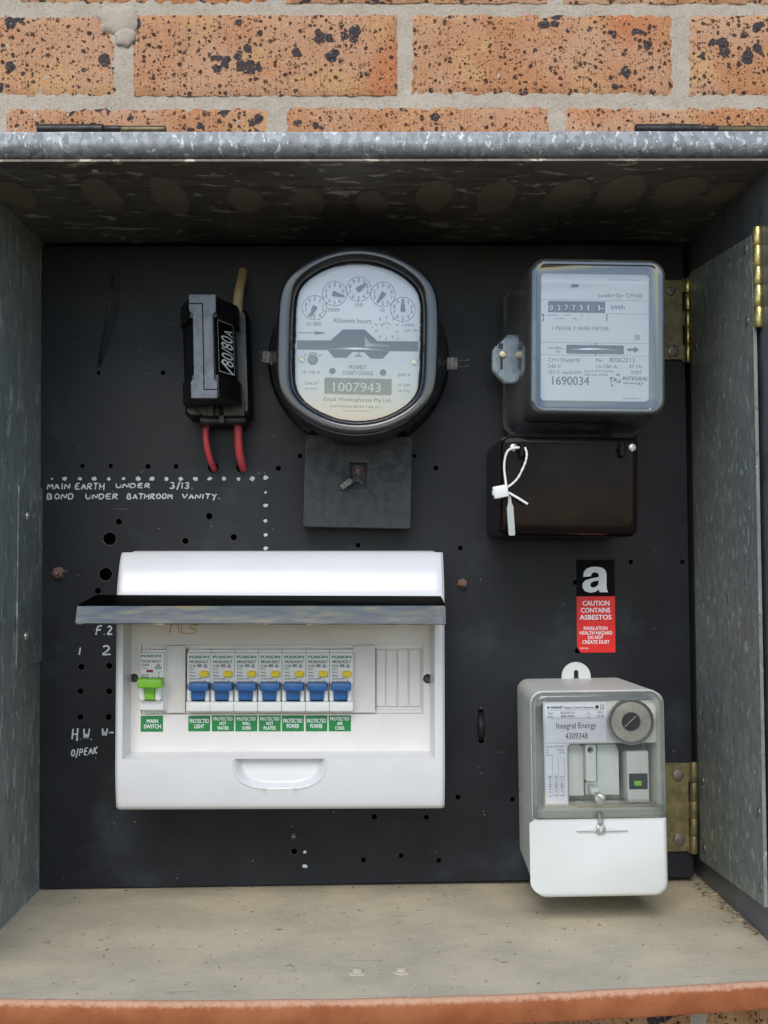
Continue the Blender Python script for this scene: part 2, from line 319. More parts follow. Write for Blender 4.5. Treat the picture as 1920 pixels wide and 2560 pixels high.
# ------------------------------------------------------------------ mesh building
class MB:
    def __init__(s): s.v = []; s.f = []
    def add(s, vs, fs, mat=None):
        b = len(s.v)
        s.v += [tuple((mat @ Vector(p)) if mat else p) for p in vs]
        s.f += [tuple(b + i for i in f) for f in fs]
        return s
    def addmesh(s, me, mat=None):
        s.add([tuple(v.co) for v in me.vertices], [tuple(p.vertices) for p in me.polygons], mat)
        bpy.data.meshes.remove(me); return s
    def box(s, x0, x1, h0, h1, z0, z1, bevel=0.0, seg=2, mat=None):
        # h0 (back) .. h1 (front): heights above the panel
        y0, y1 = -h1, -h0
        if not bevel:
            vs = [(x, y, z) for x in (x0, x1) for y in (y0, y1) for z in (z0, z1)]
            return s.add(vs, [(0, 1, 3, 2), (4, 6, 7, 5), (0, 4, 5, 1), (2, 3, 7, 6), (0, 2, 6, 4), (1, 5, 7, 3)], mat)
        bm = bmesh.new(); bmesh.ops.create_cube(bm, size=1)
        for v in bm.verts:
            v.co = ((x0 + x1) / 2 + v.co.x * (x1 - x0), (y0 + y1) / 2 + v.co.y * (y1 - y0), (z0 + z1) / 2 + v.co.z * (z1 - z0))
        bmesh.ops.bevel(bm, geom=bm.edges[:], offset=bevel, segments=seg, affect='EDGES', profile=0.5)
        me = bpy.data.meshes.new('t'); bm.to_mesh(me); bm.free(); return s.addmesh(me, mat)
    def loft(s, rings, cap0=True, cap1=True, closed=True, mat=None):
        n = len(rings[0]); vs = [p for r in rings for p in r]; fs = []
        m = n if closed else n - 1
        for i in range(len(rings) - 1):
            for j in range(m):
                a = i * n + j; b = i * n + (j + 1) % n
                fs.append((a, b, b + n, a + n))
        if cap0: fs.append(tuple(range(n))[::-1])
        if cap1: fs.append(tuple(range((len(rings) - 1) * n, len(rings) * n)))
        return s.add(vs, fs, mat)
    def lathe(s, x, z, prof, n=32, cap0=False, cap1=True, mat=None):
        return s.loft([[(x + r * math.cos(2 * math.pi * k / n), -h, z + r * math.sin(2 * math.pi * k / n)) for k in range(n)] for r, h in prof], cap0, cap1, True, mat)
    def tube(s, pts, r, n=10, caps=True, rs=None):
        pts = [Vector(p) for p in pts]; rings = []; up = None
        for i, p in enumerate(pts):
            d = (pts[min(i + 1, len(pts) - 1)] - pts[max(i - 1, 0)]).normalized()
            if up is None: up = Vector((0, 1, 0)) if abs(d.y) < 0.9 else Vector((1, 0, 0))
            a = d.cross(up).normalized(); up = a.cross(d).normalized()
            rr = rs[i] if rs else r
            rings.append([tuple(p + a * rr * math.cos(2 * math.pi * k / n) + up * rr * math.sin(2 * math.pi * k / n)) for k in range(n)])
        return s.loft(rings, caps, caps)
    def plate(s, loops, h0, h1, bevel=0.0, seg=2, mat=None):
        cu = bpy.data.curves.new('c', 'CURVE'); cu.dimensions = '2D'; cu.fill_mode = 'BOTH'
        for L in loops:
            sp = cu.splines.new('POLY'); sp.points.add(len(L) - 1); sp.use_cyclic_u = True
            for i, (a, b) in enumerate(L): sp.points[i].co = (a, b, 0, 1)
        cu.extrude = max(0.0, (h1 - h0) / 2 - bevel); cu.bevel_depth = bevel; cu.bevel_resolution = seg; cu.offset = -bevel
        ob = bpy.data.objects.new('c', cu); me = bpy.data.meshes.new_from_object(ob)
        vs = [(v.co.x, -(v.co.z + (h0 + h1) / 2), v.co.y) for v in me.vertices]
        fs = [tuple(p.vertices) for p in me.polygons]
        bpy.data.objects.remove(ob); bpy.data.curves.remove(cu); bpy.data.meshes.remove(me)
        return s.add(vs, fs, mat)
    def screw(s, x, z, h, r, t=0.0012, ang=45, n=20, slot=0.2, dome=0.6):
        m = Matrix.Translation((x, -h, z)) @ Matrix.Rotation(R(-ang), 4, 'Y')
        s.lathe(0, 0, [(r, 0), (r, t * 0.35), (r * 0.96, t * 0.42)], n, mat=m)
        g = r * slot
        for sg in (1, -1):
            a0 = math.asin(g / r); K = 8
            rings = []
            for rr, hh in ((r * 0.98, t * 0.4), (r * 0.92, t * 0.75), (r * 0.7, t * (0.75 + 0.25 * dome)), ):
                a0 = math.asin(min(1, g / rr))
                rings.append([(rr * math.cos(a0 + (math.pi - 2 * a0) * k / K), -hh, sg * rr * math.sin(a0 + (math.pi - 2 * a0) * k / K)) for k in range(K + 1)])
            s.loft(rings, False, True, True, m)
        return s
    def hexhead(s, x, z, h, r, t, shaft=0.0, ang=0):
        m = Matrix.Translation((x, -h, z)) @ Matrix.Rotation(R(-ang), 4, 'Y')
        s.lathe(0, 0, [(r * 1.15, 0), (r * 1.15, t * 0.12), (r, t * 0.14), (r, t * 0.85), (r * 0.86, t)], 6, mat=m)
        if shaft: s.lathe(0, 0, [(r * 0.5, t), (r * 0.5, t + shaft), (r * 0.36, t + shaft * 1.2)], 12, mat=m)
        return s
    def text(s, items, h):
        for it in items:
            st, cx, cz, wd, cap = it[:5]; rot = it[5] if len(it) > 5 else 0; sh = it[6] if len(it) > 6 else 0
            bold = it[7] if len(it) > 7 else 0
            vs, fs = text_mesh(st)
            xs = [p[0] for p in vs]; x0, x1 = min(xs), max(xs)
            kx = wd / (x1 - x0); kz = cap / CAP
            m = Matrix.Translation((cx, -h, cz)) @ Matrix.Rotation(R(-rot), 4, 'Y')
            b_ = bold * .8
            for i_, (ox, oz) in enumerate(((0, 0),) if not bold else ((-b_, 0), (b_, 0), (0, b_ * .7), (0, -b_ * .7))):
                s.add([((p[0] + ox - (x0 + x1) / 2) * kx + sh * (p[1] - CAP / 2) * kz, -.00001 * i_, (p[1] + oz - CAP / 2) * kz) for p in vs], fs, m)
        return s
_tc = {}
def text_mesh(st, bold=0):
    k = (st, bold)
    if k in _tc: return _tc[k]
    cu = bpy.data.curves.new('t', 'FONT'); cu.body = st; cu.size = 1; cu.resolution_u = 3; pass
    ob = bpy.data.objects.new('t', cu); me = bpy.data.meshes.new_from_object(ob)
    r = ([(v.co.x, v.co.y) for v in me.vertices], [tuple(p.vertices) for p in me.polygons])
    bpy.data.objects.remove(ob); bpy.data.curves.remove(cu); bpy.data.meshes.remove(me)
    _tc[k] = r; return r
CAP = max(p[1] for p in text_mesh('H')[0])

def rrect(x0, x1, z0, z1, r, n=6, rb=None):
    rb = r if rb is None else rb
    pts = []
    for cx, cz, a0, q in ((x1 - r, z1 - r, 0, r), (x0 + r, z1 - r, 90, r), (x0 + rb, z0 + rb, 180, rb), (x1 - rb, z0 + rb, 270, rb)):
        for k in range(n + 1):
            a = R(a0 + 90 * k / n); pts.append((cx + q * math.cos(a), cz + q * math.sin(a)))
    return pts
def circ(x, z, r, n=24): return [(x + r * math.cos(2 * math.pi * k / n), z + r * math.sin(2 * math.pi * k / n)) for k in range(n)]
def lift(pts, h): return [(x, -h, z) for x, z in pts]
def dshape(x, z, Rr, W, n=96):
    pts = []
    for k in range(n):
        a = 2 * math.pi * (k + 0.5) / n; c = abs(math.cos(a)); q = 18.0
        lim = W / max(c, 1e-4); r = (Rr ** -q + lim ** -q) ** (-1 / q)
        pts.append((x + r * math.cos(a), z + r * math.sin(a)))
    return pts

def mesh(name, mb, mat, ang=32, parent=None):
    me = bpy.data.meshes.new(name); me.from_pydata(mb.v, [], mb.f); me.update()
    bm = bmesh.new(); bm.from_mesh(me); bmesh.ops.recalc_face_normals(bm, faces=bm.faces[:]); bm.to_mesh(me); bm.free()
    me.materials.append(M[mat])
    for p in me.polygons: p.use_smooth = True
    me.set_sharp_from_angle(angle=R(ang))
    o = bpy.data.objects.new(name, me); COL.objects.link(o)
    if parent: o.parent = parent
    return o
def tag(o, label=None, cat=None, group=None, kind=None):
    for k, v in (('label', label), ('category', cat), ('group', group), ('kind', kind)):
        if v: o[k] = v
    return o

class Thing:
    """An Empty at the thing's base; x, z of its parts are measured from it, h outwards from the panel."""
    def __init__(s, name, px, py, label, cat, group=None, ang=0.0, h=0.0):
        s.o = P(px, py, h); s.a = R(ang)
        s.e = bpy.data.objects.new(name, None); COL.objects.link(s.e); s.e.empty_display_size = 0.02
        s.e.location = (s.o.x, 0, s.o.z); s.e.rotation_euler = (0, -s.a, 0)
        tag(s.e, label, cat, group)
    def L(s, px, py, h=0.0):
        p = P(px, py, h); dx, dz = p.x - s.o.x, p.z - s.o.z; c, q = math.cos(-s.a), math.sin(-s.a)
        return (dx * c - dz * q, dx * q + dz * c)
    def R(s, x0, y0, x1, y1, h):          # pixel rectangle -> local x0,x1,z0,z1 (from its centre and size)
        cx, cz = s.L((x0 + x1) / 2, (y0 + y1) / 2, h); k = sc(h)
        return cx - (x1 - x0) / 2 * k, cx + (x1 - x0) / 2 * k, cz - (y1 - y0) / 2 * k, cz + (y1 - y0) / 2 * k
    def poly(s, pts, h): return [s.L(a, b, h) for a, b in pts]
    def part(s, name, mb, mat, ang=32, parent=None, label=None):
        o = mesh(name, mb, mat, ang, parent or s.e)
        if label: o['label'] = label
        return o
    def T(s, items, h, conv=None):        # items in pixels: text, cx, cy, width, cap height, rot, shear, bold
        out = []
        for it in items:
            cx, cy, wd, cp = it[1:5]
            if conv: cx, cy, wd, cp = conv[0] + cx / conv[2], conv[1] + cy / conv[2], wd / conv[2], cp / conv[2]
            x, z = s.L(cx, cy, h); k = sc(h)
            out.append((it[0], x, z, wd * k, cp * k) + tuple(it[5:]))
        return MB().text(out, h)
    def rect(s, mb, x0, y0, x1, y1, hb, hf, bevel=0.0, seg=2):
        a = s.R(x0, y0, x1, y1, hf); return mb.box(a[0], a[1], hb, hf, a[2], a[3], bevel, seg)

# ================================================================== SETTING
gb = MB().add([(-60, -60, 0), (60, -60, 0), (60, 30, 0), (-60, 30, 0)], [(0, 1, 2, 3)])
g = mesh('ground', gb, 'ground_paving'); g.location = (0, 0, -1.25); tag(g, kind='structure', label='pale paved ground below the wall')

WY = -0.185                                    # face of the brickwork, behind the panel
def wallpt(px, py): return P(px, py, -WY)
wall = bpy.data.objects.new('brick_wall', None); COL.objects.link(wall); wall.location = (0, WY, 0)
tag(wall, 'speckled orange clay brick wall with sandy mortar joints around the metal box', 'brick wall')
kW = sc(-WY); pitch_x = 708 * kW; BL = 672 * kW; BH = 213 * kW; pitch_z = 238.5 * kW
rowz = wallpt(960, 137).z                      # centre of the full row in view
a0 = wallpt(662, 137).x; b0 = wallpt(1045, 300).x
XL = P(104, 1400, 0).x - 0.001; XR = P(1751, 1900, 0).x + 0.0015
ZT = P(960, 603, 0).z; ZB = P(900, 2216, 0).z
BOX = (XL - .0016, XR + .0016, ZB - .0178, ZT + .0018)      # opening of the wall taken up by the metal box
_bc = {}
def brick_mesh(w_, h_, seed):
    key = (round(w_, 4), round(h_, 4), seed)
    if key in _bc: return _bc[key]
    nx, nz = max(4, int(w_ / .004)), max(3, int(h_ / .004)); off = seed * 7.3
    bm = bmesh.new(); gridv = []
    for j in range(nz + 1):
        row = []
        for i in range(nx + 1):
            u, v = i / nx, j / nz; x, z = (u - .5) * w_, (v - .5) * h_
            ex, ez = min(u, 1 - u) * w_, min(v, 1 - v) * h_
            n1 = mn.noise(Vector((x * 90 + off, z * 90, 1))); n2 = mn.noise(Vector((x * 300 + off, z * 300, 5)))
            y = .00025 * n2 + .0002 * n1
            if ex < 1e-6 or ez < 1e-6:
                y += .0011; k_ = .0006 + .0010 * max(0, n1) + .0005 * n2
                if ex < 1e-6: x -= math.copysign(k_, x)
                if ez < 1e-6: z -= math.copysign(k_, z)
            row.append(bm.verts.new((x, y, z)))
        gridv.append(row)
    for j in range(nz):
        for i in range(nx): bm.faces.new((gridv[j][i], gridv[j][i + 1], gridv[j + 1][i + 1], gridv[j + 1][i]))
    per = gridv[0] + [r_[-1] for r_ in gridv[1:]] + gridv[-1][::-1][1:] + [r_[0] for r_ in gridv[::-1][1:-1]]
    bk_ = [bm.verts.new((v.co.x, .05, v.co.z)) for v in per]
    for i in range(len(per)): bm.faces.new((per[i], bk_[i], bk_[(i + 1) % len(per)], per[(i + 1) % len(per)]))
    bmesh.ops.recalc_face_normals(bm, faces=bm.faces[:])
    me = bpy.data.meshes.new('brick'); bm.to_mesh(me); bm.free(); me.materials.append(M['brick_clay'])
    for p in me.polygons: p.use_smooth = True
    me.set_sharp_from_angle(angle=R(50)); _bc[key] = me; return me
rnd = random.Random(3)
def put_brick(x0, x1, z0, z1, fresh=True):
    if x1 - x0 < .012 or z1 - z0 < .008: return
    o = bpy.data.objects.new('brick', brick_mesh(x1 - x0, z1 - z0, rnd.randint(0, 3))); COL.objects.link(o); o.parent = wall
    j = 1 if fresh else 0
    o.location = ((x0 + x1) / 2 + j * rnd.uniform(-.0008, .0008), rnd.uniform(-.0006, .0006), (z0 + z1) / 2 + j * rnd.uniform(-.0005, .0005))
    o.rotation_euler = (0, R(j * rnd.uniform(-.2, .2)), 0)
for r in range(-10, 3):
    z = rowz + r * pitch_z; base = a0 if r % 2 == 0 else b0
    for c in range(-4, 5):
        x = base + c * pitch_x
        if abs(x) > 0.52: continue
        X0, X1, Z0, Z1 = x - BL / 2, x + BL / 2, z - BH / 2, z + BH / 2
        if X1 <= BOX[0] or X0 >= BOX[1] or Z1 <= BOX[2] or Z0 >= BOX[3]: put_brick(X0, X1, Z0, Z1); continue
        if Z1 > BOX[3]: put_brick(X0, X1, BOX[3], Z1, False)
        elif Z0 < BOX[2]: put_brick(X0, X1, Z0, BOX[2], False)
        if X0 < BOX[0]: put_brick(X0, BOX[0], max(Z0, BOX[2]) if Z0 < BOX[2] else Z0, min(Z1, BOX[3]), False)
        if X1 > BOX[1]: put_brick(BOX[1], X1, max(Z0, BOX[2]) if Z0 < BOX[2] else Z0, min(Z1, BOX[3]), False)
# mortar: a rough sheet just behind the brick faces, open where the box sits
mo = MB(); NX, NZ = 300, 190; z0, z1 = rowz - 10.5 * pitch_z, rowz + 2.5 * pitch_z
gx = sorted([-0.56 + 1.12 * i / NX for i in range(NX + 1)] + [BOX[0], BOX[1]]); gz = sorted([z0 + (z1 - z0) * j / NZ for j in range(NZ + 1)] + [BOX[2], BOX[3]])
vs = []
for z in gz:
    for x in gx:
        vs.append((x, 0.0012 + 0.0009 * mn.noise(Vector((x * 160, 0, z * 160))) + 0.0009 * mn.noise(Vector((x * 420, 3, z * 420))), z))
nx_ = len(gx); fs = []
for j in range(len(gz) - 1):
    for i in range(nx_ - 1):
        if gx[i] >= BOX[0] and gx[i + 1] <= BOX[1] and gz[j] >= BOX[2] and gz[j + 1] <= BOX[3]: continue
        fs.append((j * nx_ + i, j * nx_ + i + 1, (j + 1) * nx_ + i + 1, (j + 1) * nx_ + i))
mo.add(vs, fs); o = mesh('mortar', mo, 'mortar_sand', 180, wall)
# smears of mortar squeezed over brick edges
def smear(px, py, rx, ry, seed):
    c = wallpt(px, py); k = kW; mb = MB(); rings = []
    for t, y in ((1.0, 0.0006), (0.9, -0.0010), (0.55, -0.0018), (0.2, -0.002)):
        ring = []
        for a in range(28):
            an = 2 * math.pi * a / 28; q = 1 + 0.28 * mn.noise(Vector((math.cos(an) * 2.2, math.sin(an) * 2.2, seed)))
            ring.append((c.x + math.cos(an) * rx * k * t * q, y, c.z + math.sin(an) * ry * k * t * q))
        rings.append(ring)
    mb.loft(rings, False, True); mesh('mortar_smear', mb, 'mortar_sand', 60, wall)
smear(298, 50, 54, 40, 1.3); smear(312, 90, 26, 26, 2.2); 

# ================================================================== METAL BOX
HT = 0.21; HB = 0.262
def HBx(x): return 0.2680 - 0.0216 * x - 0.278 * x * x
box = bpy.data.objects.new('meter_box', None); COL.objects.link(box)
tag(box, 'open galvanised steel box in the brick wall with dusty floor and orange sill', 'metal box')
def bpart(name, mb, mat, ang=32, label=None, parent=None):
    o = mesh(name, mb, mat, ang, parent or box)
    if label: o['label'] = label
    return o
bk = -0.031                                       # back of the box (behind the panel)
mb = MB(); xo = 0.345
mb.add([(XL, -bk, ZB - .004), (XL, -HBx(XL) + .003, ZB - .004), (XL, -HT, ZT + .004), (XL, -bk, ZT + .004)], [(0, 1, 2, 3)])
mb.add([(XL - .0012, -bk, ZB - .004), (XL - .0012, -HBx(XL) + .003, ZB - .004), (XL - .0012, -HT, ZT + .004), (XL - .0012, -bk, ZT + .004)], [(0, 1, 2, 3)])
mb.add([(XL - .04, -HBx(XL) + .003, ZB - .004), (XL, -HBx(XL) + .003, ZB - .004), (XL, -HT - .0005, ZT + .016), (XL - .04, -HT - .0005, ZT + .016)], [(0, 1, 2, 3)])
bpart('side_panel', mb, 'zinc_wall')
mb = MB()
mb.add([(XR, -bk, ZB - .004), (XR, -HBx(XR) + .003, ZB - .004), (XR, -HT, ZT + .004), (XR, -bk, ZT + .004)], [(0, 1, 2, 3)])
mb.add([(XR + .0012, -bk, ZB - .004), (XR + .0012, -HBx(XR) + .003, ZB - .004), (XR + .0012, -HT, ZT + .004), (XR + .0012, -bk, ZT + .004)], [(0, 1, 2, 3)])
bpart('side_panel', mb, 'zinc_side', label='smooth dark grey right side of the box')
mb = MB(); mb.box(XL - .001, XR + .001, bk, HT - .001, ZT, ZT + .0014); bpart('top_panel', mb, 'zinc_under', label='mottled brown underside of the box roof')
mb = MB(); fx_ = [XL - .001 + (XR - XL + .002) * i / 24 for i in range(25)]; out_ = [(XL - .001, -bk)] + [(x, -HBx(x) + .002) for x in fx_] + [(XR + .001, -bk)]
mb.loft([[(x, y, z) for x, y in out_] for z in (ZB - .0015, ZB)]); bpart('floor_panel', mb, 'floor_dusty', label='grey floor of the box under pale dust')
mb = MB(); mb.box(XL, XR, bk - .001, bk, ZB - .004, ZT + .004); bpart('back_sheet', mb, 'cavity_black')
# front roof flange: bright rounded folded edge
zt1 = P(900, 332, HT).z; zt0 = P(900, 393, HT).z
prof = [(HT - .012, zt1), (HT + .002, zt1), (HT + .0034, zt1 - .0004), (HT + .0038, zt1 - .0010), (HT + .0038, zt1 - .0016), (HT + .0038, zt0 + .0092)]
for k in range(9):
    a = R(90 * k / 8); prof.append((HT + .0038 - .010 + .010 * math.cos(a), zt0 + .0085 - .0085 * math.sin(a)))
prof += [(HT - .010, zt0), (HT - .010, zt0 + .001)]
mb = MB(); N = 60; rings = []
for i in range(N + 1):
    x = XL - .05 + (XR - XL + .12) * i / N; wob = .0003 * mn.noise(Vector((x * 60, 0, 0)))
    rings.append([(x, -(h + wob), z + wob * .6) for h, z in prof])
mb.loft(rings, True, True); bpart('roof_edge', mb, 'zinc_bright', 40, label='bright spangled zinc front edge of the roof')
# painted sill
mb = MB(); rings = []
for i in range(81):
    x = XL - .05 + (XR - XL + .12) * i / 80; wv_ = .0005 * mn.noise(Vector((x * 30, 5, 0)))
    hb = HBx(x) + .001
    prof = [(hb - .004, ZB - .0003), (hb - .0022, ZB + .0006 + wv_), (hb, ZB + .0004 + wv_), (hb + .0016, ZB - .001), (hb + .002, ZB - .003), (hb + .0016, ZB - .0145), (hb + .0004, ZB - .0165), (hb - .003, ZB - .0170), (.1875, ZB - .0172), (.1875, ZB - .0155), (hb - .004, ZB - .0150)]
    rings.append([(x, -h, z) for h, z in prof])
mb.loft(rings, True, True); bpart('sill', mb, 'sill_paint', 40, label='orange painted rolled sill worn pale along its top')
# patch plate riveted on the left side
def on_left(px, py, off=.0): p = PX(px, py, XL); return (p.y, p.z)
ptp = [on_left(43, 1217), on_left(104, 1221), on_left(104, 1652), on_left(37, 1673)]
mb = MB(); mb.add([(XL + .0004, y, z) for y, z in ptp] + [(XL + .0016, y, z) for y, z in ptp], [(0, 1, 2, 3), (4, 5, 6, 7), (0, 1, 5, 4), (1, 2, 6, 5), (2, 3, 7, 6), (3, 0, 4, 7)])
pp = bpart('patch_plate', mb, 'zinc_plate', label='galvanised patch plate riveted to the left side')
for px, py in ((63, 1290), (59, 1591)):
    y, z = on_left(px, py); m = Matrix.Translation((XL + .0016, y, z)) @ Matrix.Rotation(R(90), 4, 'Z')
    mb = MB().lathe(0, 0, [(.0034, 0), (.0032, .0009), (.0022, .0018), (.0009, .0021)], 16, mat=m); bpart('rivet', mb, 'steel', parent=pp)
# pins of the roof hinge
def pin(px0, px1, py, rthick, pxm, pxm2, pxend, rthin):
    a = P(px0, py, HT); z = a.z; y = -HT + .006
    mb = MB(); X = lambda p: P(p, py, HT).x
    def rod(xa, xb, r):
        mb.loft([[(x, y + q * r * math.cos(2 * math.pi * k / 18), z + q * r * math.sin(2 * math.pi * k / 18)) for k in range(18)] for x, q in ((xa, .8), (xa + .0008, 1), (xb - .0008, 1), (xb, .8))], True, True)
    rod(X(px0), X(pxm), rthick); rod(X(pxm), X(pxm2), rthick * .72)
    o = bpart('hinge_pin', mb, 'dark_iron', label='blackened iron hinge pin lying on the roof edge')
    mb = MB(); z -= .0006; rod(X(pxm2) - .001, X(pxend), rthin)
    plain('pin_brass', lin(92, 82, 60), 0.4, metal=0.6, var=.3, vs=200) if 'pin_brass' not in M else None; mesh('pin_rod', mb, 'pin_brass', 32, o)
pin(88, 255, 315, .0034, 255, 302, 412, .0028)
pin(1592, 1760, 315, .0034, 1760, 1802, 1985, .0028)
# pale smooth spots on the underside of the roof
for i, (px, py, rx, ry) in enumerate(((35, 488, 60, 34), (255, 487, 52, 38), (425, 492, 52, 44), (612, 500, 48, 34), (770, 505, 46, 34), (930, 508, 46, 30), (1085, 490, 54, 38), (1238, 495, 56, 38), (1415, 492, 58, 42), (1552, 485, 66, 46), (1695, 480, 70, 38), (1805, 485, 40, 30))):
    c = PZ(px, py, ZT - .0003); k = (D + c.y) and abs(c.y + D) / F; ring = []
    dy = abs(PZ(px, py - ry, ZT).y - PZ(px, py + ry, ZT).y) / 2
    for a in range(26):
        an = 2 * math.pi * a / 26; q = 1 + .22 * mn.noise(Vector((math.cos(an) * 1.5, math.sin(an) * 1.5, i * 3.1)))
        ring.append((c.x + math.cos(an) * rx * k * q * .9, c.y + math.sin(an) * dy * q, ZT - .0003))
    bpart('pale_spot', MB().add(ring, [tuple(range(26))]), 'spot_smooth')
# bolt heads standing on the floor, small rivet under the roof
for px, py in ((893, 2432), (1003, 2430)):
    c = PZ(px, py, ZB); m = Matrix.Translation((c.x, c.y, ZB)) @ Matrix.Rotation(R(-90), 4, 'X')
    mb = MB().lathe(0, 0, [(.0064, 0), (.0060, .0005), (.0048, .0007), (.0036, .0009), (.0036, .0020), (.0026, .0026), (.001, .0028)], 8, mat=m)
    bpart('bolt', mb, 'floor_dusty')
c = PZ(238, 428, ZT); m = Matrix.Translation((c.x, c.y, ZT)) @ Matrix.Rotation(R(90), 4, 'X')
bpart('rivet', MB().lathe(0, 0, [(.0028, 0), (.0026, .0008), (.0014, .0014)], 14, mat=m), 'steel')

# galvanised plate on the right carrying the hinges
XP = P(1746, 2100, 0).x - .0005
zpb = P(1746, 2146, 0.002).z
plt = bpy.data.objects.new('hinge_plate', None); COL.objects.link(plt); plt.location = (XP, 0, 0)
tag(plt, 'mottled galvanised steel plate with small screws standing along the right side of the box', 'metal plate')
HP = PX(1905, 1900, XP).y * -1
mb = MB(); tz = .2275
poly = [(0.004, zpb), (HP, zpb + .006), (HP, tz), (0.004, tz + .012)]
poly = [(-a, b) for a, b in poly]
mb.add([(0, y, z) for y, z in poly] + [(.0016, y, z) for y, z in poly], [(0, 1, 2, 3), (7, 6, 5, 4), (0, 1, 5, 4), (1, 2, 6, 5), (2, 3, 7, 6), (3, 0, 4, 7)])
mesh('sheet', mb, 'zinc_plate', 32, plt)
mb = MB()
mb.box(-.0006, .0018, HP - .0002, HP + .0010, zpb + .0061, tz)
e_ = mesh('folded_edge', mb, 'zinc_wall', 32, plt)
for px, py in ((1757, 1953), (1897, 2029), (1761, 2120), (1902, 2219), (1864, 624), (1868, 804), (1739, 868)):
    p = PX(px, py, XP)
    if p.y > -.003: p.y = -.008
    m = Matrix.Translation((0, p.y, p.z)) @ Matrix.Rotation(R(-90), 4, 'Z')
    mb = MB().lathe(0, 0, [(.0036, 0), (.0034, .0006), (.0026, .0009), (.0014, .0005), (.001, .0009)], 14, mat=m)
    mesh('rivet', mb, 'steel_dull', 32, plt)
# large brass hinge at the plate's front edge
xh = P(1896, 700, HP + .004).x
hg = bpy.data.objects.new('brass_hinge', None); COL.objects.link(hg); hg.location = (xh, -HP - .004, P(1896, 700, HP).z)
tag(hg, 'bright brass butt hinge at the front edge of the galvanised plate, upper right', 'hinge')
zz = [P(1896, y, HP).z - hg.location.z for y in (572, 618, 671, 717, 771, 822)]
for i in range(5):
    rr = .0036
    mb = MB().loft([[(rr * q * math.cos(2 * math.pi * k / 18), rr * q * math.sin(2 * math.pi * k / 18), z) for k in range(18)] for z, q in ((zz[i] - .0001, .94), (zz[i] - .0005, 1), (zz[i + 1] + .0005, 1), (zz[i + 1] + .0001, .94))], True, True)
    mesh('knuckle', mb, 'brass', 32, hg)
mb = MB().box(.0026, XR - .0004 - xh, -.0002, .0009, zz[5] + .004, zz[0] - .001); mesh('leaf', mb, 'brass_dull', 32, hg)

# ================================================================== BLACK PANEL
pan = Thing('mounting_panel', 920, 2220, 'black mounting board with drill holes and white handwriting at the back of the box', 'panel')
x0 = pan.L(104, 1400)[0]; x1 = pan.L(1729, 1900)[0]; z0_ = pan.L(900, 2212)[1]; z1_ = ZT - .004 - pan.o.z
holes = [(246.5, 932, 5), (408, 932, 6), (206, 1165, 5), (277, 1165, 5.5), (370, 1166, 6), (440, 1166, 6), (533, 1169, 13), (604, 1168, 13.5), (696, 1171, 6.5), (297, 1305, 8), (523, 1291, 8.5), (274, 1347, 16), (463, 1353, 8), (584, 1343.5, 8), (264, 1436, 16), (245, 1477, 7.5), (203, 1668, 8), (273, 1665, 8), (201, 1729, 8), (273, 1729, 8), (201, 1793, 8), (271, 1793, 8), (750, 1140, 6), (1036, 1140, 5), (1090, 1170, 6), (895, 1363, 6), (1151, 1370, 6), (1145, 1993, 6), (1281, 1999, 6), (936, 2042, 6.5), (1066, 2043, 6), (1577, 1405, 6), (1706, 1405, 6), (1439, 1456, 6), (1444, 1627, 7), (735, 2129, 8), (908.5, 2150, 6), (1003, 2139, 6), (1097, 2151, 6), (1202, 1781, 7.5), (1203, 1852, 8)]
k0 = sc(0)
loops = [[(x0, z0_), (x1, z0_ + .003), (x1, z1_), (x0, z1_)]] + [circ(*pan.L(a, b), r * k0, 20) for a, b, r in holes]
mb = MB().plate(loops, -.006, 0); pan.part('board', mb, 'panel_black')
# reddish brown rims where the board is raw round the larger holes
for a, b, r in holes:
    if r < 7.6 or (a, b) in ((533, 1169), (604, 1168)): continue
    x, z = pan.L(a, b); ring = circ(x, z, r * k0 * 1.13, 20)
    n_ = 20; inn = circ(x + .0001, z + .0002, r * k0 * 1.0, 20)
    mbr = MB().add([(p[0], -.0001, p[1]) for p in ring] + [(p[0], -.0001, p[1]) for p in inn], [(i, (i + 1) % n_, n_ + (i + 1) % n_, n_ + i) for i in range(n_)])
    plain('hole_rim', lin(72, 62, 54), 0.9, var=.3, vs=400) if 'hole_rim' not in M else None
    pan.part('hole_rim', mbr, 'hole_rim')
# white paint dots
dots = [(130, 1197, .45), (162, 1197, 1), (200, 1197, .8), (236, 1197, 1), (272, 1197, .8), (308.6, 1197, .7), (345.5, 1197, 1), (380, 1197, 1.15), (416, 1197, 1), (452, 1197, .95), (488.7, 1197, .95), (524.7, 1197, .95), (559.5, 1197, 1), (596, 1197, .85), (631, 1197, 1.1), (664, 1194.5, 1), (664, 1231, .6), (664, 1263.5, .9), (664, 1302, .8), (663.5, 1337, .85), (664, 1371, .9), (762, 2130, .7), (762, 2165, .95)]
for i, (a, b, q) in enumerate(dots):
    x, z = pan.L(a, b); rr = random.Random(i); ring = [(x + 6 * q * k0 * (1 + rr.uniform(-.3, .3)) * math.cos(t * math.pi / 7), -.00015, z + 5.2 * q * k0 * (1 + rr.uniform(-.3, .3)) * math.sin(t * math.pi / 7)) for t in range(14)]
    pan.part('paint_dot', MB().add(ring, [tuple(range(14))]), 'chalk')
